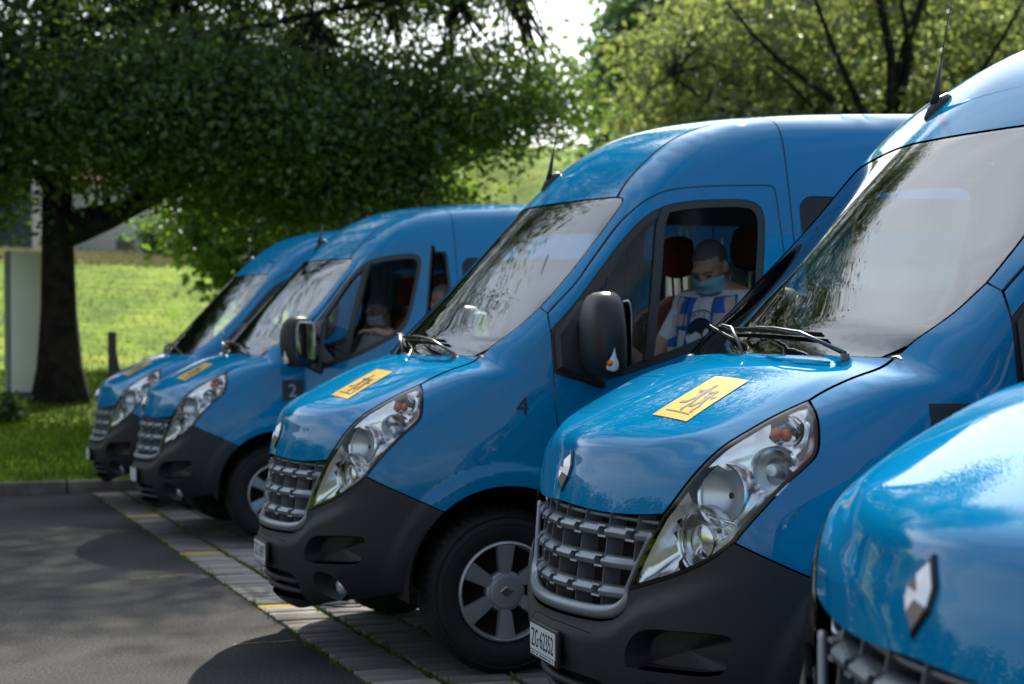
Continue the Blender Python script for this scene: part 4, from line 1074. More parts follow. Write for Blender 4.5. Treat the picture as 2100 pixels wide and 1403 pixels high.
# moss and small weeds in the wide joints along the brick rows
def tufts(name, n, fn, m, h=(.02, .05), w=.006, kind='stuff', blades=1, lean=.6, seed=1):
    r_ = np.random.default_rng(seed); P = fn(r_, n); a = r_.uniform(0, 2*np.pi, n); hh = r_.uniform(*h, n); ln = r_.uniform(.1, lean, n)*hh; a2 = r_.uniform(0, 2*np.pi, n)
    c, s_ = np.cos(a)*w, np.sin(a)*w
    A = P+np.stack([c, s_, 0*c], -1); B = P-np.stack([c, s_, 0*c], -1); T = P+np.stack([np.cos(a2)*ln, np.sin(a2)*ln, hh], -1)
    v = np.stack([A, B, T], 1).reshape(-1, 3); me = bpy.data.meshes.new(name)
    me.vertices.add(3*n); me.vertices.foreach_set('co', v.ravel()); me.loops.add(3*n); me.loops.foreach_set('vertex_index', np.arange(3*n, dtype=np.int32))
    me.polygons.add(n); me.polygons.foreach_set('loop_start', np.arange(0, 3*n, 3, dtype=np.int32)); me.update(calc_edges=True)
    me.materials.append(MATS[m]); o = bpy.data.objects.new(name, me); COL.objects.link(o)
    if kind: o['kind'] = kind
    return o
def joint_pts(r_, n):
    i = r_.choice([0, 0, 0, 1, 1, 2, 3, 4], n); y = r_.uniform(-9, 3.0, n); y = np.where(np.sin(y*5.1+i)+np.sin(y*13.7+2*i) + .6*np.sin(y*31+i) > -.5, y, y+.13); x = EDGE0+EDGE_S*y-i*PX_+.003+r_.normal(0, .010, n)
    return np.stack([x, y, 0*x-.012], -1)
tufts('moss', 9000, joint_pts, 'grass_blade', (.008, .024), .006, seed=3)
tufts('joint_weeds', 420, lambda r_, n: joint_pts(r_, n)*np.array([1, 1, 1])+np.stack([r_.normal(0, .012, n), np.round(r_.normal(0, 1, n))*0, 0*r_.normal(0, 1, n)], -1), 'grass_blade', (.03, .07), .006, seed=9)
# terrain behind the kerb
PD = [0, 8, 16, 30, 61, 80, 120, 230]; PH = [.10, .58, 1.15, 2.55, 5.7, 6.9, 7.3, 7.6]
def hz(x, y):
    d = np.maximum(-(np.asarray(y, float)-YK), 0); x = np.asarray(x, float)
    h = np.interp(d, PD, PH); k = np.clip((-x-9)/12, 0, 1)
    return h*(1+.98*k*np.clip((d-10)/40, 0, 1)) + .12*np.sin(x*.31+1)*np.clip(d/25, 0, 1) + .10*np.sin(y*.27+x*.12)*np.clip(d/25, 0, 1)
xs = np.unique(np.r_[np.linspace(-160, -30, 40), np.linspace(-30, 25, 90), np.linspace(25, 140, 30)]); ys = np.unique(np.r_[np.linspace(YK-.16, -20, 40), np.linspace(-20, -80, 80), np.linspace(-80, -230, 40)])[::-1]
Xg, Yg = np.meshgrid(xs, ys); Zg = hz(Xg, Yg); nx = len(xs)
o = mk('meadow', np.stack([Xg.ravel(), Yg.ravel(), Zg.ravel()], -1), [(j*nx+i, (j+1)*nx+i, (j+1)*nx+i+1, j*nx+i+1) for j in range(len(ys)-1) for i in range(nx-1)], 'meadow'); tag(o, kind='structure')
for p in o.data.polygons: p.flip() if p.normal.z < 0 else None
# kerb stones
kb = thing('kerb', 'low grey kerb of long stones between the asphalt and the shaded grass', 'kerb', (0, YK, 0))
mb = MB(); mb.box((-.49, -.075, -.1), (.49, .075, .115), bev=.012); ko = mb.build('kerb_stone', ['kerb'], kb, auto=40); me = ko.data
ko.location = (9.5, .075*0-.08, 0)
for k in range(1, 26):
    c = ko.copy(); COL.objects.link(c); c.location = (9.5-k, -.08+.004*rng.uniform(-1, 1), rng.uniform(-.004, .004)); c.rotation_euler = (0, 0, rng.gauss(0, .004))
# grass blades: the mown verge near the kerb, then the taller meadow
def verge(r_, n):
    y = YK-.17-r_.power(1.0, n)*13; x = r_.uniform(-4.5, 4.5, n)+(y+9)*-.12
    return np.stack([x, y, hz(x, y)-.005], -1)
tufts('verge_grass', 60000, verge, 'grass_blade', (.035, .10), .007, seed=11)
def mead(r_, n):
    y = -17-r_.uniform(0, 1, n)**.8*55; w = 3+(-y-8)*.24; x = .6+(y+17)*.25+r_.uniform(-1, 1, n)*w
    return np.stack([x, y, hz(x, y)-.01], -1)
tufts('meadow_grass', 30000, mead, 'grass_blade', (.05, .12), .012, seed=12, lean=.7)
def top(r_, n):
    y = -60-r_.uniform(0, 1, n)*22; x = -3+r_.uniform(-1, 1, n)*10+(y+70)*.3
    return np.stack([x, y, hz(x, y)-.01], -1)
tufts('seed_grass', 12000, top, 'straw', (.12, .42), .04, seed=13, lean=.4)

# ================================================================== trees
RV = np.array([-.9444, .3288, 0.0]); FV = np.array([-.3288, -.9444, 0.0])
def leaves(name, P, size, m, parent, seed, up=.25):
    r_ = np.random.default_rng(seed); n = len(P)
    nn = r_.normal(0, 1, (n, 3)); nn[:, 2] = np.abs(nn[:, 2])+up; nn /= np.linalg.norm(nn, axis=1, keepdims=True)
    t = r_.normal(0, 1, (n, 3)); t -= nn*(t*nn).sum(1, keepdims=True); t /= np.linalg.norm(t, axis=1, keepdims=True); b = np.cross(nn, t)
    s_ = size*r_.uniform(.5, 1.55, n)[:, None]; fold = nn*s_*.16
    v = np.stack([P-t*s_*.62, P+b*s_*.40+fold-t*s_*.05, P+t*s_*.62, P-b*s_*.40+fold-t*s_*.05], 1).reshape(-1, 3)
    me = bpy.data.meshes.new(name); me.vertices.add(4*n); me.vertices.foreach_set('co', v.ravel())
    q = np.arange(0, 4*n, 4)[:, None]; li = np.concatenate([q+0, q+1, q+2, q+0, q+2, q+3], 1).ravel().astype(np.int32)
    me.loops.add(6*n); me.loops.foreach_set('vertex_index', li); me.polygons.add(2*n); me.polygons.foreach_set('loop_start', np.arange(0, 6*n, 3, dtype=np.int32))
    me.update(calc_edges=True); me.materials.append(MATS[m]); o = bpy.data.objects.new(name, me); return link(o, parent)
def bend(a, b, r_, k=5, amp=.10, sag=0.0):
    a, b = np.array(a, float), np.array(b, float); L = np.linalg.norm(b-a); out = []
    off = r_.normal(0, 1, (2, 3))*amp*L
    for t in np.linspace(0, 1, k):
        out.append(a+(b-a)*t+off[0]*math.sin(math.pi*t)*.7+off[1]*math.sin(2*math.pi*t)*.4+np.array([0, 0, -sag*L*t*t]))
    return out
def tree(name, label, cat, base, lobes, n_leaf, leaf, lm, trunk_r, trunk_top, limbs, seed, bark='bark', clump=.55, per=42, group=None, skirt=1.25, branchy=3, shell=.55, lean=(0, 0)):
    """lobes = [(centre offset, radii, share)] relative to the base; limbs = [(start height, end offset, radius)]"""
    r_ = np.random.default_rng(seed); root = thing(name, label, cat, base, 0, group)
    mb = MB(); k = 9
    tr = []
    for t in np.linspace(0, 1, k): tr.append((lean[0]*t*trunk_top+.05*math.sin(3*t+seed)*trunk_r*3, lean[1]*t*trunk_top+.05*math.cos(2.3*t+seed)*trunk_r*3, -.3+t*(trunk_top+.3)))
    rad = [trunk_r*(1+ (skirt-1)*math.exp(-max(0, (q[2]))*2.2)*1.6)*(1-.45*t) for q, t in zip(tr, np.linspace(0, 1, k))]
    mb.tube(tr, rad, 14); trunk = None
    br = MB(); tips = []
    def tp(h): 
        t = (h+.3)/(trunk_top+.3); return np.array([np.interp(t, np.linspace(0, 1, k), [q[c] for q in tr]) for c in range(3)])
    for h, e, rr in limbs:
        a = tp(min(h, trunk_top)); p = bend(a, e, r_, 7, .07); br.tube(p, list(np.linspace(rr, rr*.28, 7)), 9); tips.append((p, rr))
    cl = []
    for off, radii, share in lobes:
        nc = max(3, int(n_leaf*share/per)); u = r_.normal(0, 1, (nc, 3)); u /= np.linalg.norm(u, axis=1, keepdims=True)
        rr = (shell+(1-shell)*r_.uniform(0, 1, nc)**.6)[:, None]*r_.uniform(.78, 1.06, nc)[:, None]
        q = u*rr; q = q[:, 0:1]*RV*radii[0]+q[:, 1:2]*FV*radii[1]+q[:, 2:3]*np.array([0, 0, 1])*radii[2]
        cl.append(np.array(off)+q)
    cl = np.vstack(cl)
    # twigs join the clumps to the nearest limb
    nodes = np.vstack([np.array(p[2:]) for p, _ in tips]) if tips else np.array([tr[-1]])
    for c in cl[::branchy]:
        d = ((nodes-c)**2).sum(1); a = nodes[d.argmin()]
        if d.min() > .05: br.tube(bend(a, c, r_, 5, .08), list(np.linspace(trunk_r*.11, trunk_r*.025, 5)), 5, cap=False)
    tk = mb.build('trunk', [bark], root); br.build('branches', [bark], root)
    w = r_.uniform(.4, 1.6, len(cl)); idx = np.repeat(np.arange(len(cl)), np.maximum(3, (per*w)).astype(int))
    g = r_.normal(0, 1, (len(idx), 3))*np.array([1, 1, .62])*(clump*r_.uniform(.6, 1.3, len(cl))[idx])[:, None]
    leaves('crown', cl[idx]+g, leaf, lm, root, seed+1)
    return root
def off(r=0.0, f=0.0, z=0.0): return tuple(RV*r+FV*f+np.array([0, 0, z]))
bt = (0.43, -17.08, float(hz(.43, -17.08)))
tree('maple_tree', 'big dark spreading tree with a thick black trunk beside the pale upright sign', 'tree', bt,
     [(off(.7, 0, 10.4), (4.3, 4.6, 7.2), .23), (off(.4, 0, 13.2), (4.2, 4.4, 3.9), .15), (off(4.9, .2, 9.1), (3.2, 4.0, 1.9), .15), (off(2.8, 3.0, 6.8), (3.0, 2.4, 1.9), .11), (off(3.2, .3, 3.8), (2.5, 2.4, 1.0), .16), (off(5.8, .2, 4.25), (1.7, 1.3, .80), .070), (off(2.9, .4, 2.75), (.8, .8, .40), .012), (off(4.6, -.3, 2.6), (1.2, .8, .55), .022), (off(-1.3, -.3, 2.85), (.8, .8, .4), .012),  (off(-2.2, -.5, 4.2), (2.6, 2.8, 1.4), .15), (off(2.0, -.8, 3.9), (2.6, 2.0, 1.0), .17), (off(5.2, .2, 5.85), (1.5, 1.2, .28), .02), (off(-.8, 1.5, 5.2), (3.0, 3.0, 1.6), .10)],
     195000, .074, 'leaf_dark', .27, 6.2,
     [(2.35, off(2.6, .2, 4.0), .20), (2.5, off(1.3, .1, 3.0), .17), (3.6, off(5.2, .6, 3.9), .12), (4.6, off(6.4, .2, 5.9), .07), (4.0, off(-2.6, .5, 4.9), .15), (5.2, off(3.6, 1, 7.0), .14), (5.6, off(-2.4, -1.2, 8.4), .13), (6.2, off(.8, .5, 13.2), .20), (6.2, off(3.4, -.5, 11.5), .14), (6.2, off(-1.8, .6, 11.8), .14), (6.0, off(2.2, -2, 9.0), .13), (5.0, off(-.5, 2.5, 7.5), .12), (3.0, off(-1.4, -1.3, 4.2), .10)],
     21, clump=.42, per=40, skirt=1.5, lean=(.03, 0))
def P_at(px, dist):
    """ground point seen in the column px of the photograph at that distance"""
    p = np.array(CAM_POS)+FV*dist+RV*(px-1050)/CAM_F*dist; return (float(p[0]), float(p[1]), float(hz(p[0], p[1])))
tree('bushy_tree', 'bright green bushy tree low behind the two rearmost blue minibuses', 'tree', P_at(640, 33),
     [(off(0, 0, 3.0), (2.7, 2.2, 2.0), 1.0)], 24000, .15, 'leaf_mid', .16, 2.5,
     [(1.0, off(1.5, 0, 3.2), .08), (1.2, off(-1.4, .3, 3.6), .08), (2.0, off(.3, .2, 4.6), .08)], 33, clump=.42)
tree('pale_tree', 'olive green tree with forking bare limbs above the roof of minibus 4', 'tree', P_at(1815, 37),
     [(off(-.4, 2.4, 6.2), (5.6, 3.4, 3.4), .62), (off(4.2, 2.0, 5.0), (4.2, 3.0, 2.8), .28), (off(-3.4, .2, 4.6), (1.9, 1.2, 1.0), .06), (off(1.6, .2, 7.6), (2.2, 1.2, 1.2), .04)], 21000, .17, 'leaf_olive', .26, 5.2,
     [(3.9, off(-1.9, -1.2, 8.2), .12), (4.2, off(-3.6, -1.4, 7.4), .11), (4.6, off(-.5, -1.3, 9.2), .13), (4.8, off(.9, -1.2, 9.0), .13), (3.6, off(2.8, -1.1, 7.6), .11), (4.4, off(-2.8, -1.6, 6.0), .09), (4.9, off(.3, -1.5, 8.6), .10), (3.3, off(-4.6, .6, 6.2), .10), (3.2, off(-3.0, -1.0, 5.0), .09), (3.4, off(4.6, .2, 6.0), .09)],
     47, clump=.50, per=36, branchy=2, shell=.30)
tree('far_tree', 'hazy round tree farthest back, between the dark tree and the olive tree', 'tree', P_at(1350, 58),
     [(off(0, 0, 5.0), (2.1, 2.6, 4.4), 1.0)], 16000, .26, 'leaf_far', .25, 5,
     [(3, off(1.5, 0, 7), .12), (3.5, off(-1.6, 0, 7.5), .12), (5, off(0, 0, 9.5), .12)], 55, clump=.65)
tree('light_tree', 'light green tree rising behind the windscreen of minibus 4', 'tree', P_at(1530, 44),
     [(off(0, 0, 5.2), (3.2, 3.0, 3.4), 1.0)], 18000, .19, 'leaf_olive', .2, 4.5,
     [(2.6, off(1.6, 0, 6.4), .10), (3, off(-1.6, 0, 6.8), .10), (4, off(.2, 0, 8.2), .10)], 58, clump=.5, shell=.35)
tree('backdrop_tree', 'dark green tree at the upper right edge, behind the olive tree', 'tree', P_at(2020, 52),
     [(off(0, 0, 7.0), (7.0, 4.0, 5.8), 1.0)], 18000, .28, 'leaf_mid', .3, 6,
     [(4, off(2.5, 0, 8), .14), (4, off(-2.5, 0, 8.5), .14), (5.5, off(0, 0, 11), .14)], 61, clump=.75)
tree('hill_bush', 'small round bush on the hilltop right of the white house', 'bush', P_at(365, 78), [(off(0, 0, 1.0), (1.7, 1.2, 1.2), 1.0)], 5000, .22, 'leaf_far', .08, .8, [(.5, off(.5, 0, 1.4), .05)], 71, clump=.4)
tree('verge_shrub', 'low dark shrub at the left edge in front of the pale sign', 'bush', P_at(-12, 21.5), [(off(0, 0, .16), (.40, .3, .15), 1.0)], 2200, .06, 'leaf_dark', .03, .3, [(.1, off(.2, 0, .4), .015)], 73, clump=.10)
# unseen trees added behind the parked row, to darken the mirror's reflection
for i, (x_, y_, hgt) in enumerate(((-34, -12, 7.5), (-38, 1, 8.5), (-33, 13, 7.0))):
    tree('unseen_row_tree', ['round dark tree', 'tall dark tree', 'broad green tree'][i] + ' added unseen behind the parked row, hidden by the minibuses', 'tree', (x_, y_, 0 if y_ > YK else float(hz(x_, y_))), [(off(0, 0, hgt*.55), (5.5, 4.0, hgt*.48), 1.0)], 6000, .32, 'leaf_mid', .25, hgt*.5,
         [(hgt*.3, off(1.5, 0, hgt*.7), .1), (hgt*.35, off(-1.5, 0, hgt*.75), .1)], 180+i, clump=.7)
# bushes and small trees at the open side of the lot, left of the picture: mirrored in the noses of the minibuses
for i, (az, dist, hgt) in enumerate(((-23, 36, 4.2), (-30, 33, 4.8), (-36, 38, 4.4), (-43, 34, 5.0), (-50, 37, 4.6), (-57, 33, 4.4), (-65, 36, 4.8))):
    a_ = R(az); p_ = np.array(CAM_POS)+FV*dist*math.cos(a_)+RV*dist*math.sin(a_)
    tree('lot_tree', ['low dark tree', 'rounded green tree', 'small leafy tree', 'wide dark tree', 'plump green tree', 'little dark tree', 'spreading leafy tree'][i] + ' on the far side of the lot, left of the picture', 'tree', (float(p_[0]), float(p_[1]), float(hz(p_[0], p_[1]))), [(off(0, 0, hgt*.5), (2.9, 2.2, hgt*.45), 1.0)], 5000, .22, 'leaf_dark' if i % 2 == 0 else 'leaf_mid', .15, hgt*.5,
         [(hgt*.3, off(.8, 0, hgt*.7), .06), (hgt*.35, off(-.8, 0, hgt*.75), .06)], 280+i, clump=.5)
# line of trees and a house across the lot: only seen mirrored in paint and glass
for i, (px, dist, hgt, lm) in enumerate(((-1000, 62, 5.5, 'leaf_dark'), (-1500, 58, 6.5, 'leaf_mid'), (-2000, 62, 6.0, 'leaf_dark'), (-2600, 66, 7.0, 'leaf_mid'), (-3300, 70, 6.5, 'leaf_dark'), (-4300, 78, 8, 'leaf_mid'))):
    tree('far_tree', ['dark tree', 'green tree', 'broad dark tree', 'tall green tree', 'dark leafy tree', 'wide green tree'][i] + ' across the lot, outside the left edge of the picture', 'tree', P_at(px, dist), [(off(0, 0, hgt*.6), (hgt*.8, hgt*.5, hgt*.45), 1.0)], 4500, .34, lm, .25, hgt*.5,
         [(hgt*.3, off(1.5, 0, hgt*.7), .1), (hgt*.35, off(-1.5, 0, hgt*.75), .1)], 80+i, clump=.7)

# ================================================================== sign, post, houses
sp = P_at(58, 24.4); sg_ = thing('pylon_sign', 'tall pale blank pylon sign left of the big dark trunk', 'sign', sp, R(10))
mb = MB(); mb.box((-.27, -.07, .10), (.27, .07, 2.12), bev=.008); mb.build('panel', ['sign_face'], sg_, auto=40)
mb = MB(); mb.box((.272, -.075, .10), (.33, .075, 2.12)); mb.build('side_board', ['sign_side'], sg_, smooth=False)
mb = MB(); mb.box((-.30, -.14, -.2), (.36, .14, .098)); mb.build('plinth', ['kerb'], sg_, smooth=False)
pp = P_at(229, 21.0); po = thing('fence_post', 'short dark wooden post on the meadow between trunk and rearmost minibus', 'post', pp, .3)
mb = MB(); mb.box((-.04, -.04, -.2), (.04, .04, 1.20), bev=.008); mb.build('upright', ['wood_post'], po, auto=40)
mb = MB(); mb.tube([(-.03, 0, .95), (-.16, .02, .3), (-.24, .03, -.1)], .022, 7); mb.build('brace', ['wood_post'], po)
def house(name, label, pos, rz, w, d, h, wall, roof_h, nwin, storeys=2, roofm='roof_tile', flat=False):
    t = thing(name, label, 'house', pos, rz)
    mb = MB(); mb.box((-w/2, -d/2, -2.5), (w/2, d/2, h)); wl_ = mb.build('wall', [wall], t, smooth=False)
    mb = MB()
    if flat: mb.box((-w/2-.3, -d/2-.3, h+.003), (w/2+.3, d/2+.3, h+.35))
    else: mb.loft([[(-w/2-.5, -d/2-.5, h+.003), (w/2+.5, -d/2-.5, h+.003), (w/2+.5, d/2+.5, h+.003), (-w/2-.5, d/2+.5, h+.003)], [(-w/2-.5, -.05, h+roof_h), (w/2+.5, -.05, h+roof_h), (w/2+.5, .05, h+roof_h), (-w/2-.5, .05, h+roof_h)]])
    mb.build('roof', [roofm], t, smooth=False)
    for s_ in range(storeys):
        for i in range(nwin):
            x = -w/2+w*(i+.5)/nwin; z = .9+s_*2.8
            if z+1.3 > h: continue
            mb = MB(); mb.box((x-.6, d/2+.003, z), (x+.6, d/2+.05, z+1.3)); wf = mb.build('window', ['wall_white'], t, smooth=False)
            mb = MB(); mb.box((x-.5, d/2+.053, z+.1), (x+.5, d/2+.06, z+1.2)); mb.build('pane', ['pane_dark'], wf, smooth=False)
    return t
q = P_at(-160, 84); house('dark_house', 'dark blue flat-roofed house on the hilltop at the left edge', (q[0], q[1], q[2]-.6), R(-14), 12.4, 9, 6.2, 'wall_navy', .3, 0, 2, 'wall_navy', True)
q = P_at(215, 92); house('white_house', 'white house on the hilltop seen under the branch of the big tree', (q[0], q[1], q[2]-1.6), R(-14), 6.4, 7, 5.2, 'wall_white', 2.4, 2, 2)
q = P_at(-1850, 52); house('tiled_house', 'cream house with tiled roof outside the left edge, mirrored in the bonnets', q, R(20), 12, 9, 4.4, 'wall_cream', 3.2, 4, 2)
# ================================================================== people
from mathutils.bvhtree import BVHTree
mat('skin', (.60, .36, .265), .55, vary=(8, .12)); mat('skin_pale', (.50, .30, .22), .55, vary=(8, .1))
mat('shirt_pale', (.82, .86, .92), .85, vary=(10, .08)); mat('cloth_dark', (.022, .022, .027), .9); mat('cloth_white', (.55, .58, .62), .85)
mat('hair_dark', (.15, .135, .128), .75, bump=(160, .5)); mat('hair_grey', (.22, .22, .22), .75, bump=(160, .5))
mat('vest_blue', (.035, .17, .60), .8, vary=(14, .12)); mat('vest_stripe', (.66, .57, .58), .5); mat('mask_blue', (.26, .58, .76), .8, bump=(60, .1)); mat('mask_white', (.66, .68, .72), .8)
mat('print_navy', (.020, .030, .075), .8); mat('badge', (.60, .74, .78), .2); mat('eye_dark', (.015, .012, .010), .3)
def capsule(mb, a, b, ra, rb, n=14):
    a, b = Vector(a), Vector(b); d = (b-a); L = d.length; d.normalize(); M = Matrix.Translation(a) @ d.to_track_quat('Z', 'Y').to_matrix().to_4x4()
    prof = [(ra*math.sin(t), -ra*math.cos(t)) for t in np.linspace(0.001, math.pi/2, 5)] + [(rb*math.cos(t), L+rb*math.sin(t)) for t in np.linspace(0, math.pi/2-.001, 5)]
    mb.lathe(prof, n, M)
def remesh(mb, voxel, name='tmp', smooth_it=3):
    o = mk(name, mb.v, mb.f, 'skin'); bm = bmesh.new(); bm.from_mesh(o.data); bmesh.ops.recalc_face_normals(bm, faces=bm.faces); bm.to_mesh(o.data); bm.free()
    m = o.modifiers.new('r', 'REMESH'); m.mode = 'VOXEL'; m.voxel_size = voxel; m.use_smooth_shade = True
    s = o.modifiers.new('s', 'SMOOTH'); s.factor = .5; s.iterations = smooth_it
    dg = bpy.context.evaluated_depsgraph_get(); me = bpy.data.meshes.new_from_object(o.evaluated_get(dg)); bpy.data.objects.remove(o); return me
def hand(mb, w, d, up, grip=True, s=1.0):
    """w wrist, d forearm direction, up = back of the hand: palm, four unequal bent fingers, thumb from the side"""
    w, d, up = Vector(w), Vector(d).normalized(), Vector(up); up = (up-d*up.dot(d)).normalized(); sd = d.cross(up)
    for k in range(4): capsule(mb, w+sd*(k-1.5)*.010*s+d*.01, w+d*.085*s+sd*(k-1.5)*.020*s, .017*s, .0125*s, 10)
    for k, L in enumerate((.068, .078, .073, .056)):
        p = w+d*.088*s+sd*(k-1.5)*.0205*s; c = d; q = p
        for j, f in enumerate((.45, .32, .27)):
            ang = R(38 if grip else 16)*(j+.4); c = (d*math.cos(ang)-up*math.sin(ang)).normalized(); e = q+c*L*f*s; capsule(mb, q, e, (.0098-.0009*j)*s, (.0092-.0009*j)*s, 8); q = e
    t0 = w+d*.025*s-sd*.028*s; t1 = t0+(d*.7-sd*.6-up*.3).normalized()*.042*s; t2 = t1+(d*.8-sd*.05-up*.6).normalized()*.034*s
    capsule(mb, t0, t1, .014*s, .011*s, 8); capsule(mb, t1, t2, .0105*s, .0088*s, 8)
def seated_person(name, label, van, head, face_az, pitch, la, ra, mats, mask, hair_rule, vest=False, lift=0.0, hands=(True, True)):
    """head = head centre in the van's frame; face_az = direction of the face from +x; la / ra = (elbow, wrist, hand dir)"""
    root = thing(name, label, 'person'); root.parent = None
    B = Matrix.Translation(van.location) @ Matrix.Rotation(van.rotation_euler.z, 4, 'Z')
    root.matrix_world = B @ Matrix.Translation(Vector(head)-Vector((0, 0, .88)))
    H = Vector((0, 0, .88))                                            # head centre in the person's own frame
    Mh = Matrix.Translation(H) @ Matrix.Rotation(face_az, 4, 'Z') @ Matrix.Rotation(pitch, 4, 'Y')
    mb = MB(); hp = lambda x, y, z: Mh @ Vector((x, y, z))
    def ball(c, r, nu=16, nv=10):
        s_ = MB(); s_.sphere((0, 0, 0), r, 0, nu, nv); mb.add([Mh @ (Vector(c)+Vector(q)) for q in s_.v], s_.f)
    ball((-.015, 0, .035), (.100, .078, .093)); ball((.020, 0, -.02), (.078, .066, .095)); ball((.045, 0, -.075), (.048, .050, .042))   # skull, face, jaw
    ball((.083, .0, .028), (.022, .058, .016)); ball((.062, .034, -.028), (.028, .024, .022)); ball((.062, -.034, -.028), (.028, .024, .022)) # brow, cheeks
    ball((.102, 0, -.012), (.014, .012, .030)); ball((.112, 0, -.030), (.016, .017, .013))                                              # nose
    ball((.088, 0, -.066), (.014, .026, .010))
    for sy in (1, -1): ball((-.012, sy*.079, -.010), (.020, .010, .032)); ball((.080, sy*.032, .006), (.014, .015, .011))
    sl = Vector((-.045, 0, -.26)); zc = None
    Mt = Matrix.Rotation(face_az*.75, 4, 'Z'); tp = lambda x, y, z: Mt @ Vector((x-.035, y, 0))+Vector((0, 0, .88+z+lift))
    capsule(mb, hp(-.03, 0, -.06), tp(-.02, 0, -.20), .058, .066)
    sh = {1: tp(-.01, .185, -.245), -1: tp(-.01, -.185, -.245)}
    capsule(mb, tp(-.02, .06, -.190), sh[1], .055, .070); capsule(mb, tp(-.02, -.06, -.190), sh[-1], .055, .070)
    for y in (.085, 0, -.085): capsule(mb, tp(.0, y, -.29), tp(.02, y*.9, -.52), .105, .115)
    for y in (.075, 0, -.075): capsule(mb, tp(.02, y, -.50), tp(.0, y*1.1, -.72), .115, .125)
    for sy in (1, -1):
        capsule(mb, tp(.02, sy*.10, -.76), (.46, sy*.14, .10), .10, .075); capsule(mb, (.46, sy*.14, .10), (.58, sy*.14, -.28), .066, .05)
    ends = []
    for sy, arm, hd in ((1, la, hands[0]), (-1, ra, hands[1])):
        el, wr, hdir, hup = [Vector(q) for q in arm]
        el, wr = el-Vector(head)+H, wr-Vector(head)+H
        capsule(mb, sh[sy], el, .058, .045); capsule(mb, el, wr, .043, .029)
        capsule(mb, wr, wr+Vector(hdir).normalized()*.02, .029, .024)
        if hd: hand(mb, wr, hdir, hup)
        ends.append((sh[sy], el, wr))
    me = remesh(mb, .0075); me.materials.clear()
    for m in mats: me.materials.append(MATS[m])                         # skin, shirt, trousers, hair
    n = len(me.polygons); c = np.empty(n*3); me.polygons.foreach_get('center', c); c = c.reshape(-1, 3); mi = np.zeros(n, dtype=np.int32)
    iv = np.array(Mh.inverted()); hl = c@iv[:3, :3].T+iv[:3, 3]
    body = (c[:, 2] < .88-.155+lift*.6) & ~((np.linalg.norm(c-np.array(tp(-.0, 0, -.17)), axis=1) < .082))
    mi[body] = 1
    for shd, el, wr in ends:
        a, b = np.array(el), np.array(wr); d = (b-a)/np.linalg.norm(b-a); t = (c-a)@d; dist = np.linalg.norm(c-a-np.outer(t, d), axis=1); fore = (t > -.02) & (dist < .075) & (t < .6)
        a2 = np.array(shd); d2 = (a-a2)/np.linalg.norm(a-a2); t2 = (c-a2)@d2; di2 = np.linalg.norm(c-a2-np.outer(t2, d2), axis=1); low = (t2 > .19) & (di2 < .07) & (t2 < .36)
        mi[(fore & (np.linalg.norm(c-a, axis=1) < .50)) | low] = 0
    mi[c[:, 2] < .10] = 2
    hair = hair_rule(hl); mi[hair & (np.linalg.norm(hl, axis=1) < .17)] = 3
    me.polygons.foreach_set('material_index', mi); me.polygons.foreach_set('use_smooth', np.ones(n, dtype=bool)); me.update()
    bo = bpy.data.objects.new('body', me); link(bo, root)
    bv = BVHTree.FromPolygons([tuple(v.co) for v in me.vertices], [tuple(p.vertices) for p in me.polygons])
    # eyes
    for sy in (1, -1):
        e = MB(); s_ = MB(); s_.sphere((.086, sy*.032, .000), (.010, .013, .006), 0, 10, 7); e.add([Mh @ Vector(q) for q in s_.v], s_.f); e.build('eye', ['eye_dark'], root)
        e = MB(); e.tube([hp(.097, sy*.016, .022), hp(.098, sy*.032, .027), hp(.086, sy*.052, .022)], .0045, 6); e.build('eyebrow', [mats[3]], root)
    if mask:                                                           # pleated surgical mask from the bridge of the nose to below the chin
        rows = []
        for j, z in enumerate(np.linspace(-.012, -.118, 12)):
            row = []
            for a in np.linspace(-74, 74, 19):
                k = math.cos(R(a)); rx = .128-.0 if -.03 > z > -.09 else .118; pl = .0035*(1 if j % 3 == 1 else 0)
                x = -.012+(rx+pl-.028*sst((abs(z+.055)-.03)/.035)+.020*sst((z+.062)/.04)*sst((k-.86)/.14))*k**.55-.006; y = .088*math.sin(R(a))*(1-.16*sst((abs(z+.06)-.035)/.03)); 
                row.append(hp(x, y, z - .010*abs(math.sin(R(a)))*(1 if j < 3 else -.5 if j > 9 else 0)))
            rows.append(row)
        nn = 19; mk('face_mask', [p for r_ in rows for p in r_], [(j*nn+i, j*nn+i+1, (j+1)*nn+i+1, (j+1)*nn+i) for j in range(11) for i in range(nn-1)], mask, root)
        for sy in (1, -1):
            for z0, z1 in ((-.020, .018), (-.105, -.040)):
                e = MB(); e.tube([hp(.028, sy*.080, z0), hp(.008, sy*.087, (z0+z1)/2), hp(-.018, sy*.090, z1)], .0022, 5); e.build('ear_loop', ['cloth_white'], root)
    tf = lambda y, z: (tp(.5, y, z), (Mt @ Vector((-1, 0, 0))))
    def decal(name, pts2, m, off_=.006, fan=False, bk=False):
        """flat print laid on the chest: grids (rows of (y, z)) or one outline, in the chest plane"""
        g = MB()
        for poly in pts2:
            rows = poly if not fan else [poly]
            vv = []
            for row in rows:
                for y, z in row:
                    o_, d_ = tf(y, z); h = bv.ray_cast(o_, d_, 1.2)
                    vv.append((h[0]-d_*off_) if h[0] is not None else o_+d_*.38)
            w_ = len(rows[0])
            g.add(vv, [tuple(range(len(vv)))] if fan else [(a*w_+b, a*w_+b+1, (a+1)*w_+b+1, (a+1)*w_+b) for a in range(len(rows)-1) for b in range(w_-1)])
        return g.build(name, [m], root)
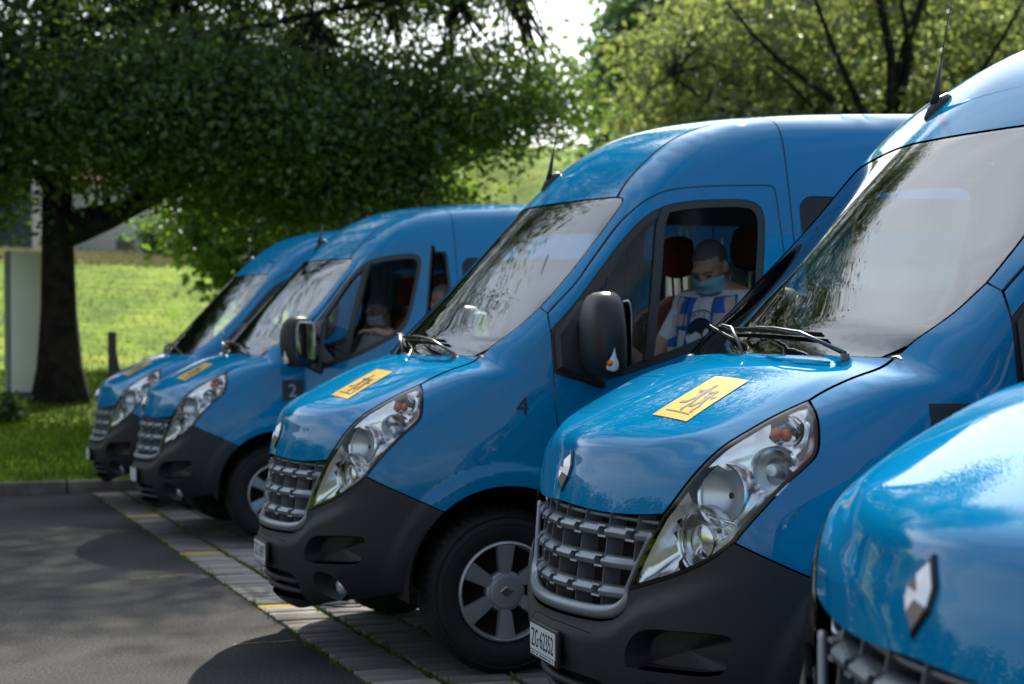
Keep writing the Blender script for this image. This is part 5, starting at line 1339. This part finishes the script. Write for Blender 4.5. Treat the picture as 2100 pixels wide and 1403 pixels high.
    def strip(p0, p1, w, n_=10, curve_=0.0):
        out = []; p0, p1 = np.array(p0), np.array(p1); d = p1-p0; nv = np.array([-d[1], d[0]])/np.linalg.norm(d)*w/2; k_ = max(2, int(w/.012)+1)
        for t in np.linspace(0, 1, n_): out.append([tuple(p0+d*t+nv*s_) for s_ in np.linspace(1, -1, k_)])
        return out
    if vest:
        UP = .085
        tf0 = tf; tf = lambda y, z: tf0(y, z+UP)
        for sy in (1, -1):
            decal('vest_panel', [strip((sy*.112, -.295), (sy*.145, -.66), .125, 26)], 'vest_blue', .007)
            decal('reflective_stripe', [strip((sy*.140, -.298), (sy*.160, -.375), .046, 12)], 'vest_stripe', .0105)
            decal('reflective_stripe', [strip((sy*.078, -.405), (sy*.200, -.405), .056, 12)], 'vest_stripe', .0115)
            decal('reflective_stripe', [strip((sy*.092, -.56), (sy*.200, -.56), .055, 12)], 'vest_stripe', .0115)
        # shirt print: a name in an arc over a dark round with a pale spot, and a few strokes below
        ring = lambda cy, cz, ry, rz_, n_=22: [[(cy+ry*math.cos(a), cz+rz_*math.sin(a)) for a in np.linspace(0, 2*math.pi, n_, endpoint=False)]]
        decal('shirt_print', ring(.0, -.455, .075, .060), 'print_navy', .009, fan=True); decal('shirt_print', ring(.040, -.475, .018, .028), 'shirt_pale', .0105, fan=True)
        decal('shirt_print', ring(-.030, -.492, .048, .030), 'shirt_pale', .0100, fan=True)
        arc = lambda r0, r1, a0, a1, n_=14: [[[(r0*math.cos(R(a)), -.46+r0*.86*math.sin(R(a))), (r1*math.cos(R(a)), -.46+r1*.86*math.sin(R(a)))] for a in np.linspace(a0, a1, n_)]]
        decal('shirt_print', arc(.118, .113, 150, 20), 'print_navy', .009)
        for k, ch in enumerate('MILLS'):
            a = R(116-k*21); cy, cz = .094*math.cos(a), -.46+.094*.86*math.sin(a); v2, f2 = text_geo(ch, .021); v2 = v2-np.array([v2[:, 0].max()/2, .0105]); ca, sa = math.cos(a-math.pi/2), math.sin(a-math.pi/2)
            g = MB(); vv = []
            for u, w_ in v2*1.0:
                o_, d_ = tf(cy+u*ca-w_*sa, cz+u*sa+w_*ca); h = bv.ray_cast(o_, d_, 1.2); vv.append((h[0]-d_*.009) if h[0] is not None else o_+d_*.38)
            g.add(vv, f2); g.build('letter', ['print_navy'], root, smooth=False)
        for (a, b) in (((-.065, -.565), (.045, -.585)), ((-.055, -.585), (.045, -.602)), ((-.04, -.545), (.0, -.575)), ((-.045, -.602), (.03, -.617))): decal('shirt_print', [strip(a, b, .010, 6)], 'print_navy', .009)
        decal('name_badge', [strip((-.100, -.455), (-.115, -.535), .05, 6)], 'badge', .016); decal('lanyard', [strip((-.085, -.30), (-.098, -.455), .008, 10)], 'print_navy', .012)
    return root
# ================================================================== the five minibuses
GROUP = 'blue minibuses parked side by side'
vc = build_van()
index_children()
POSES = {'A': (.053, -7.909, .001), 'B': (-.029, -5.206, .038), 'C': (0, 0, 0), 'D': (-.369, 2.759, -.052), 'E': (.096, 5.507, -.093)}
LABELS = {'C': 'blue minibus with a black 4 on its wing, masked driver at the closed window',
          'B': 'blue minibus with a grey 2 on a black square, its front door standing open',
          'A': 'rearmost blue minibus, smallest at the left end of the row beside the grass',
          'D': 'blue minibus with number plate ZG 62352, standing in front of the one numbered 4',
          'E': 'nearest blue minibus, only its bonnet and big diamond emblem at the lower right corner'}
VANS = {'C': vc}
for k in 'ABDE':
    VANS[k] = copy_tree(vc); VANS[k].location = (*POSES[k][:2], 0); VANS[k].rotation_euler = (0, 0, POSES[k][2])
for k, v in VANS.items(): tag(v, LABELS[k], 'van', GROUP)
index_children()
def kid(v, name, n=0):
    return [o for o in CHILDREN.get(v.name, []) if o.name.split('.')[0] == name][n]
# front door of minibus 2 swung open with its mirror; wheels a little turned here and there
for nm in ('front_door', 'side_mirror'):
    for o in CHILDREN[VANS['B'].name]:
        if o.name.split('.')[0] == nm and o.location.y > 0: o.rotation_euler = (0, 0, -R(57))
def side_text(v, txt, size, x, z, m, off_=.0035):
    V2, f2 = text_geo(txt, size); P = on_side([(x-a, z+b) for a, b in V2], off_)
    o = mk('number_decal', P, f2, m, v, smooth=False)
    return o
def side_patch(v, x0, x1, z0, z1, m):
    n = 7; g = [(x0+(x1-x0)*i/(n-1), z0+(z1-z0)*j/(n-1)) for j in range(n) for i in range(n)]
    P = on_side(g, .002); return mk('number_panel', P, [(j*n+i, j*n+i+1, (j+1)*n+i+1, (j+1)*n+i) for j in range(n-1) for i in range(n-1)], m, v, normals=grad(P[:, 0], P[:, 1], P[:, 2]))
side_text(vc, '4', .078, -.036, 1.084, 'ink')
side_patch(VANS['B'], -.034, -.187, 1.005, 1.153, 'ink'); side_text(VANS['B'], '2', .088, -.078, 1.033, 'decal_grey')
side_patch(VANS['D'], .052, -.20, 1.06, 1.207, 'ink'); side_text(VANS['D'], '08', .090, .004, 1.097, 'decal_grey')
def plate_text(v, txt):
    pb = kid(v, 'bumper') ; ph = kid(v, 'plate_holder')
    V2, f2 = text_geo(txt, .056); V2 = V2*np.array([.225/V2[:, 0].max(), 1.0])
    xp = float(surfX(np.array([0.0]), np.array([.455]))[0][0])+.004+.0072
    mk('plate_text', [(xp, -.072+a, .430+b) for a, b in V2], f2, 'ink', ph, smooth=False)
    g = MB(); r_ = random.Random(4); y = -.075
    while y < .145:                                                     # dealer line under the plate, too small to read: a dotted row
        w = r_.uniform(.004, .014); g.add([(xp-.0012, y, .4055), (xp-.0012, y+w, .4055), (xp-.0012, y+w, .4105), (xp-.0012, y, .4105)], [(0, 1, 2, 3)]); y += w+r_.choice([.003, .003, .012])
    g.build('holder_print', ['ink'], ph, smooth=False)
plate_text(VANS['D'], 'ZG·62352'); plate_text(vc, 'ZG·1697')
# mirrors on the far side folded in, except on the rearmost minibus
for k, v in VANS.items():
    if k == 'A': continue
    for o in CHILDREN[v.name]:
        if o.name.split('.')[0] == 'side_mirror' and o.location.y < 0: o.rotation_euler = (0, 0, -R(42)); o.location.y -= .06
# driver's windows wound down in minibuses 4 and 2
for k in 'CB':
    for o in CHILDREN[VANS[k].name]:
        if o.name.split('.')[0] == 'front_door' and o.location.y > 0:
            for c in list(CHILDREN.get(o.name, [])):
                if c.name.split('.')[0] == 'door_window': bpy.data.objects.remove(c)
index_children()
# ------------------------------------------------------------------ drivers and passenger
buzz = lambda h: ((h[:, 2] > .066+.10*np.clip(h[:, 0], 0, 1)) & (h[:, 0] < .075)) | ((h[:, 0] < -.018) & (h[:, 2] > -.045) & (np.abs(h[:, 1]) < .084)) | ((h[:, 0] < .02) & (h[:, 2] > .03))
seated_person('person', 'driver with blue face mask and blue vest over pale shirt, seated in minibus 4', vc, (-1.205, .44, 1.745), R(34), R(33),
              ((-1.13, .70, 1.26), (-.90, .60, 1.30), (.8, -.3, -.1), (0, .3, 1)), ((-1.00, .17, 1.25), (-.84, .27, 1.365), (.95, .05, -.25), (.2, 0, 1)),
              ['skin', 'shirt_pale', 'cloth_dark', 'hair_dark'], 'mask_blue', buzz, vest=True, lift=.07)
seated_person('person', 'grey-haired driver in dark clothes, arm on the wheel of minibus 2', VANS['B'], (-1.40, .53, 1.735), R(8), R(6),
              ((-1.20, .56, 1.42), (-.885, .47, 1.505), (1, -.05, .05), (0, 0, 1)), ((-1.24, .34, 1.36), (-1.30, .52, 1.56), (-.05, .25, .9), (1, .2, 0)),
              ['skin_pale', 'cloth_dark', 'cloth_dark', 'hair_grey'], None, buzz)
seated_person('person', 'dark-haired passenger with white face mask on the far seat of minibus 2', VANS['B'], (-1.18, -.44, 1.68), R(25), R(20),
              ((-1.08, -.16, 1.22), (-.90, -.25, 1.15), (.8, -.3, -.1), (0, .3, 1)), ((-1.02, -.66, 1.22), (-.88, -.52, 1.15), (.95, .05, -.25), (.2, 0, 1)),
              ['skin_pale', 'cloth_white', 'cloth_dark', 'hair_dark'], 'mask_white', buzz)
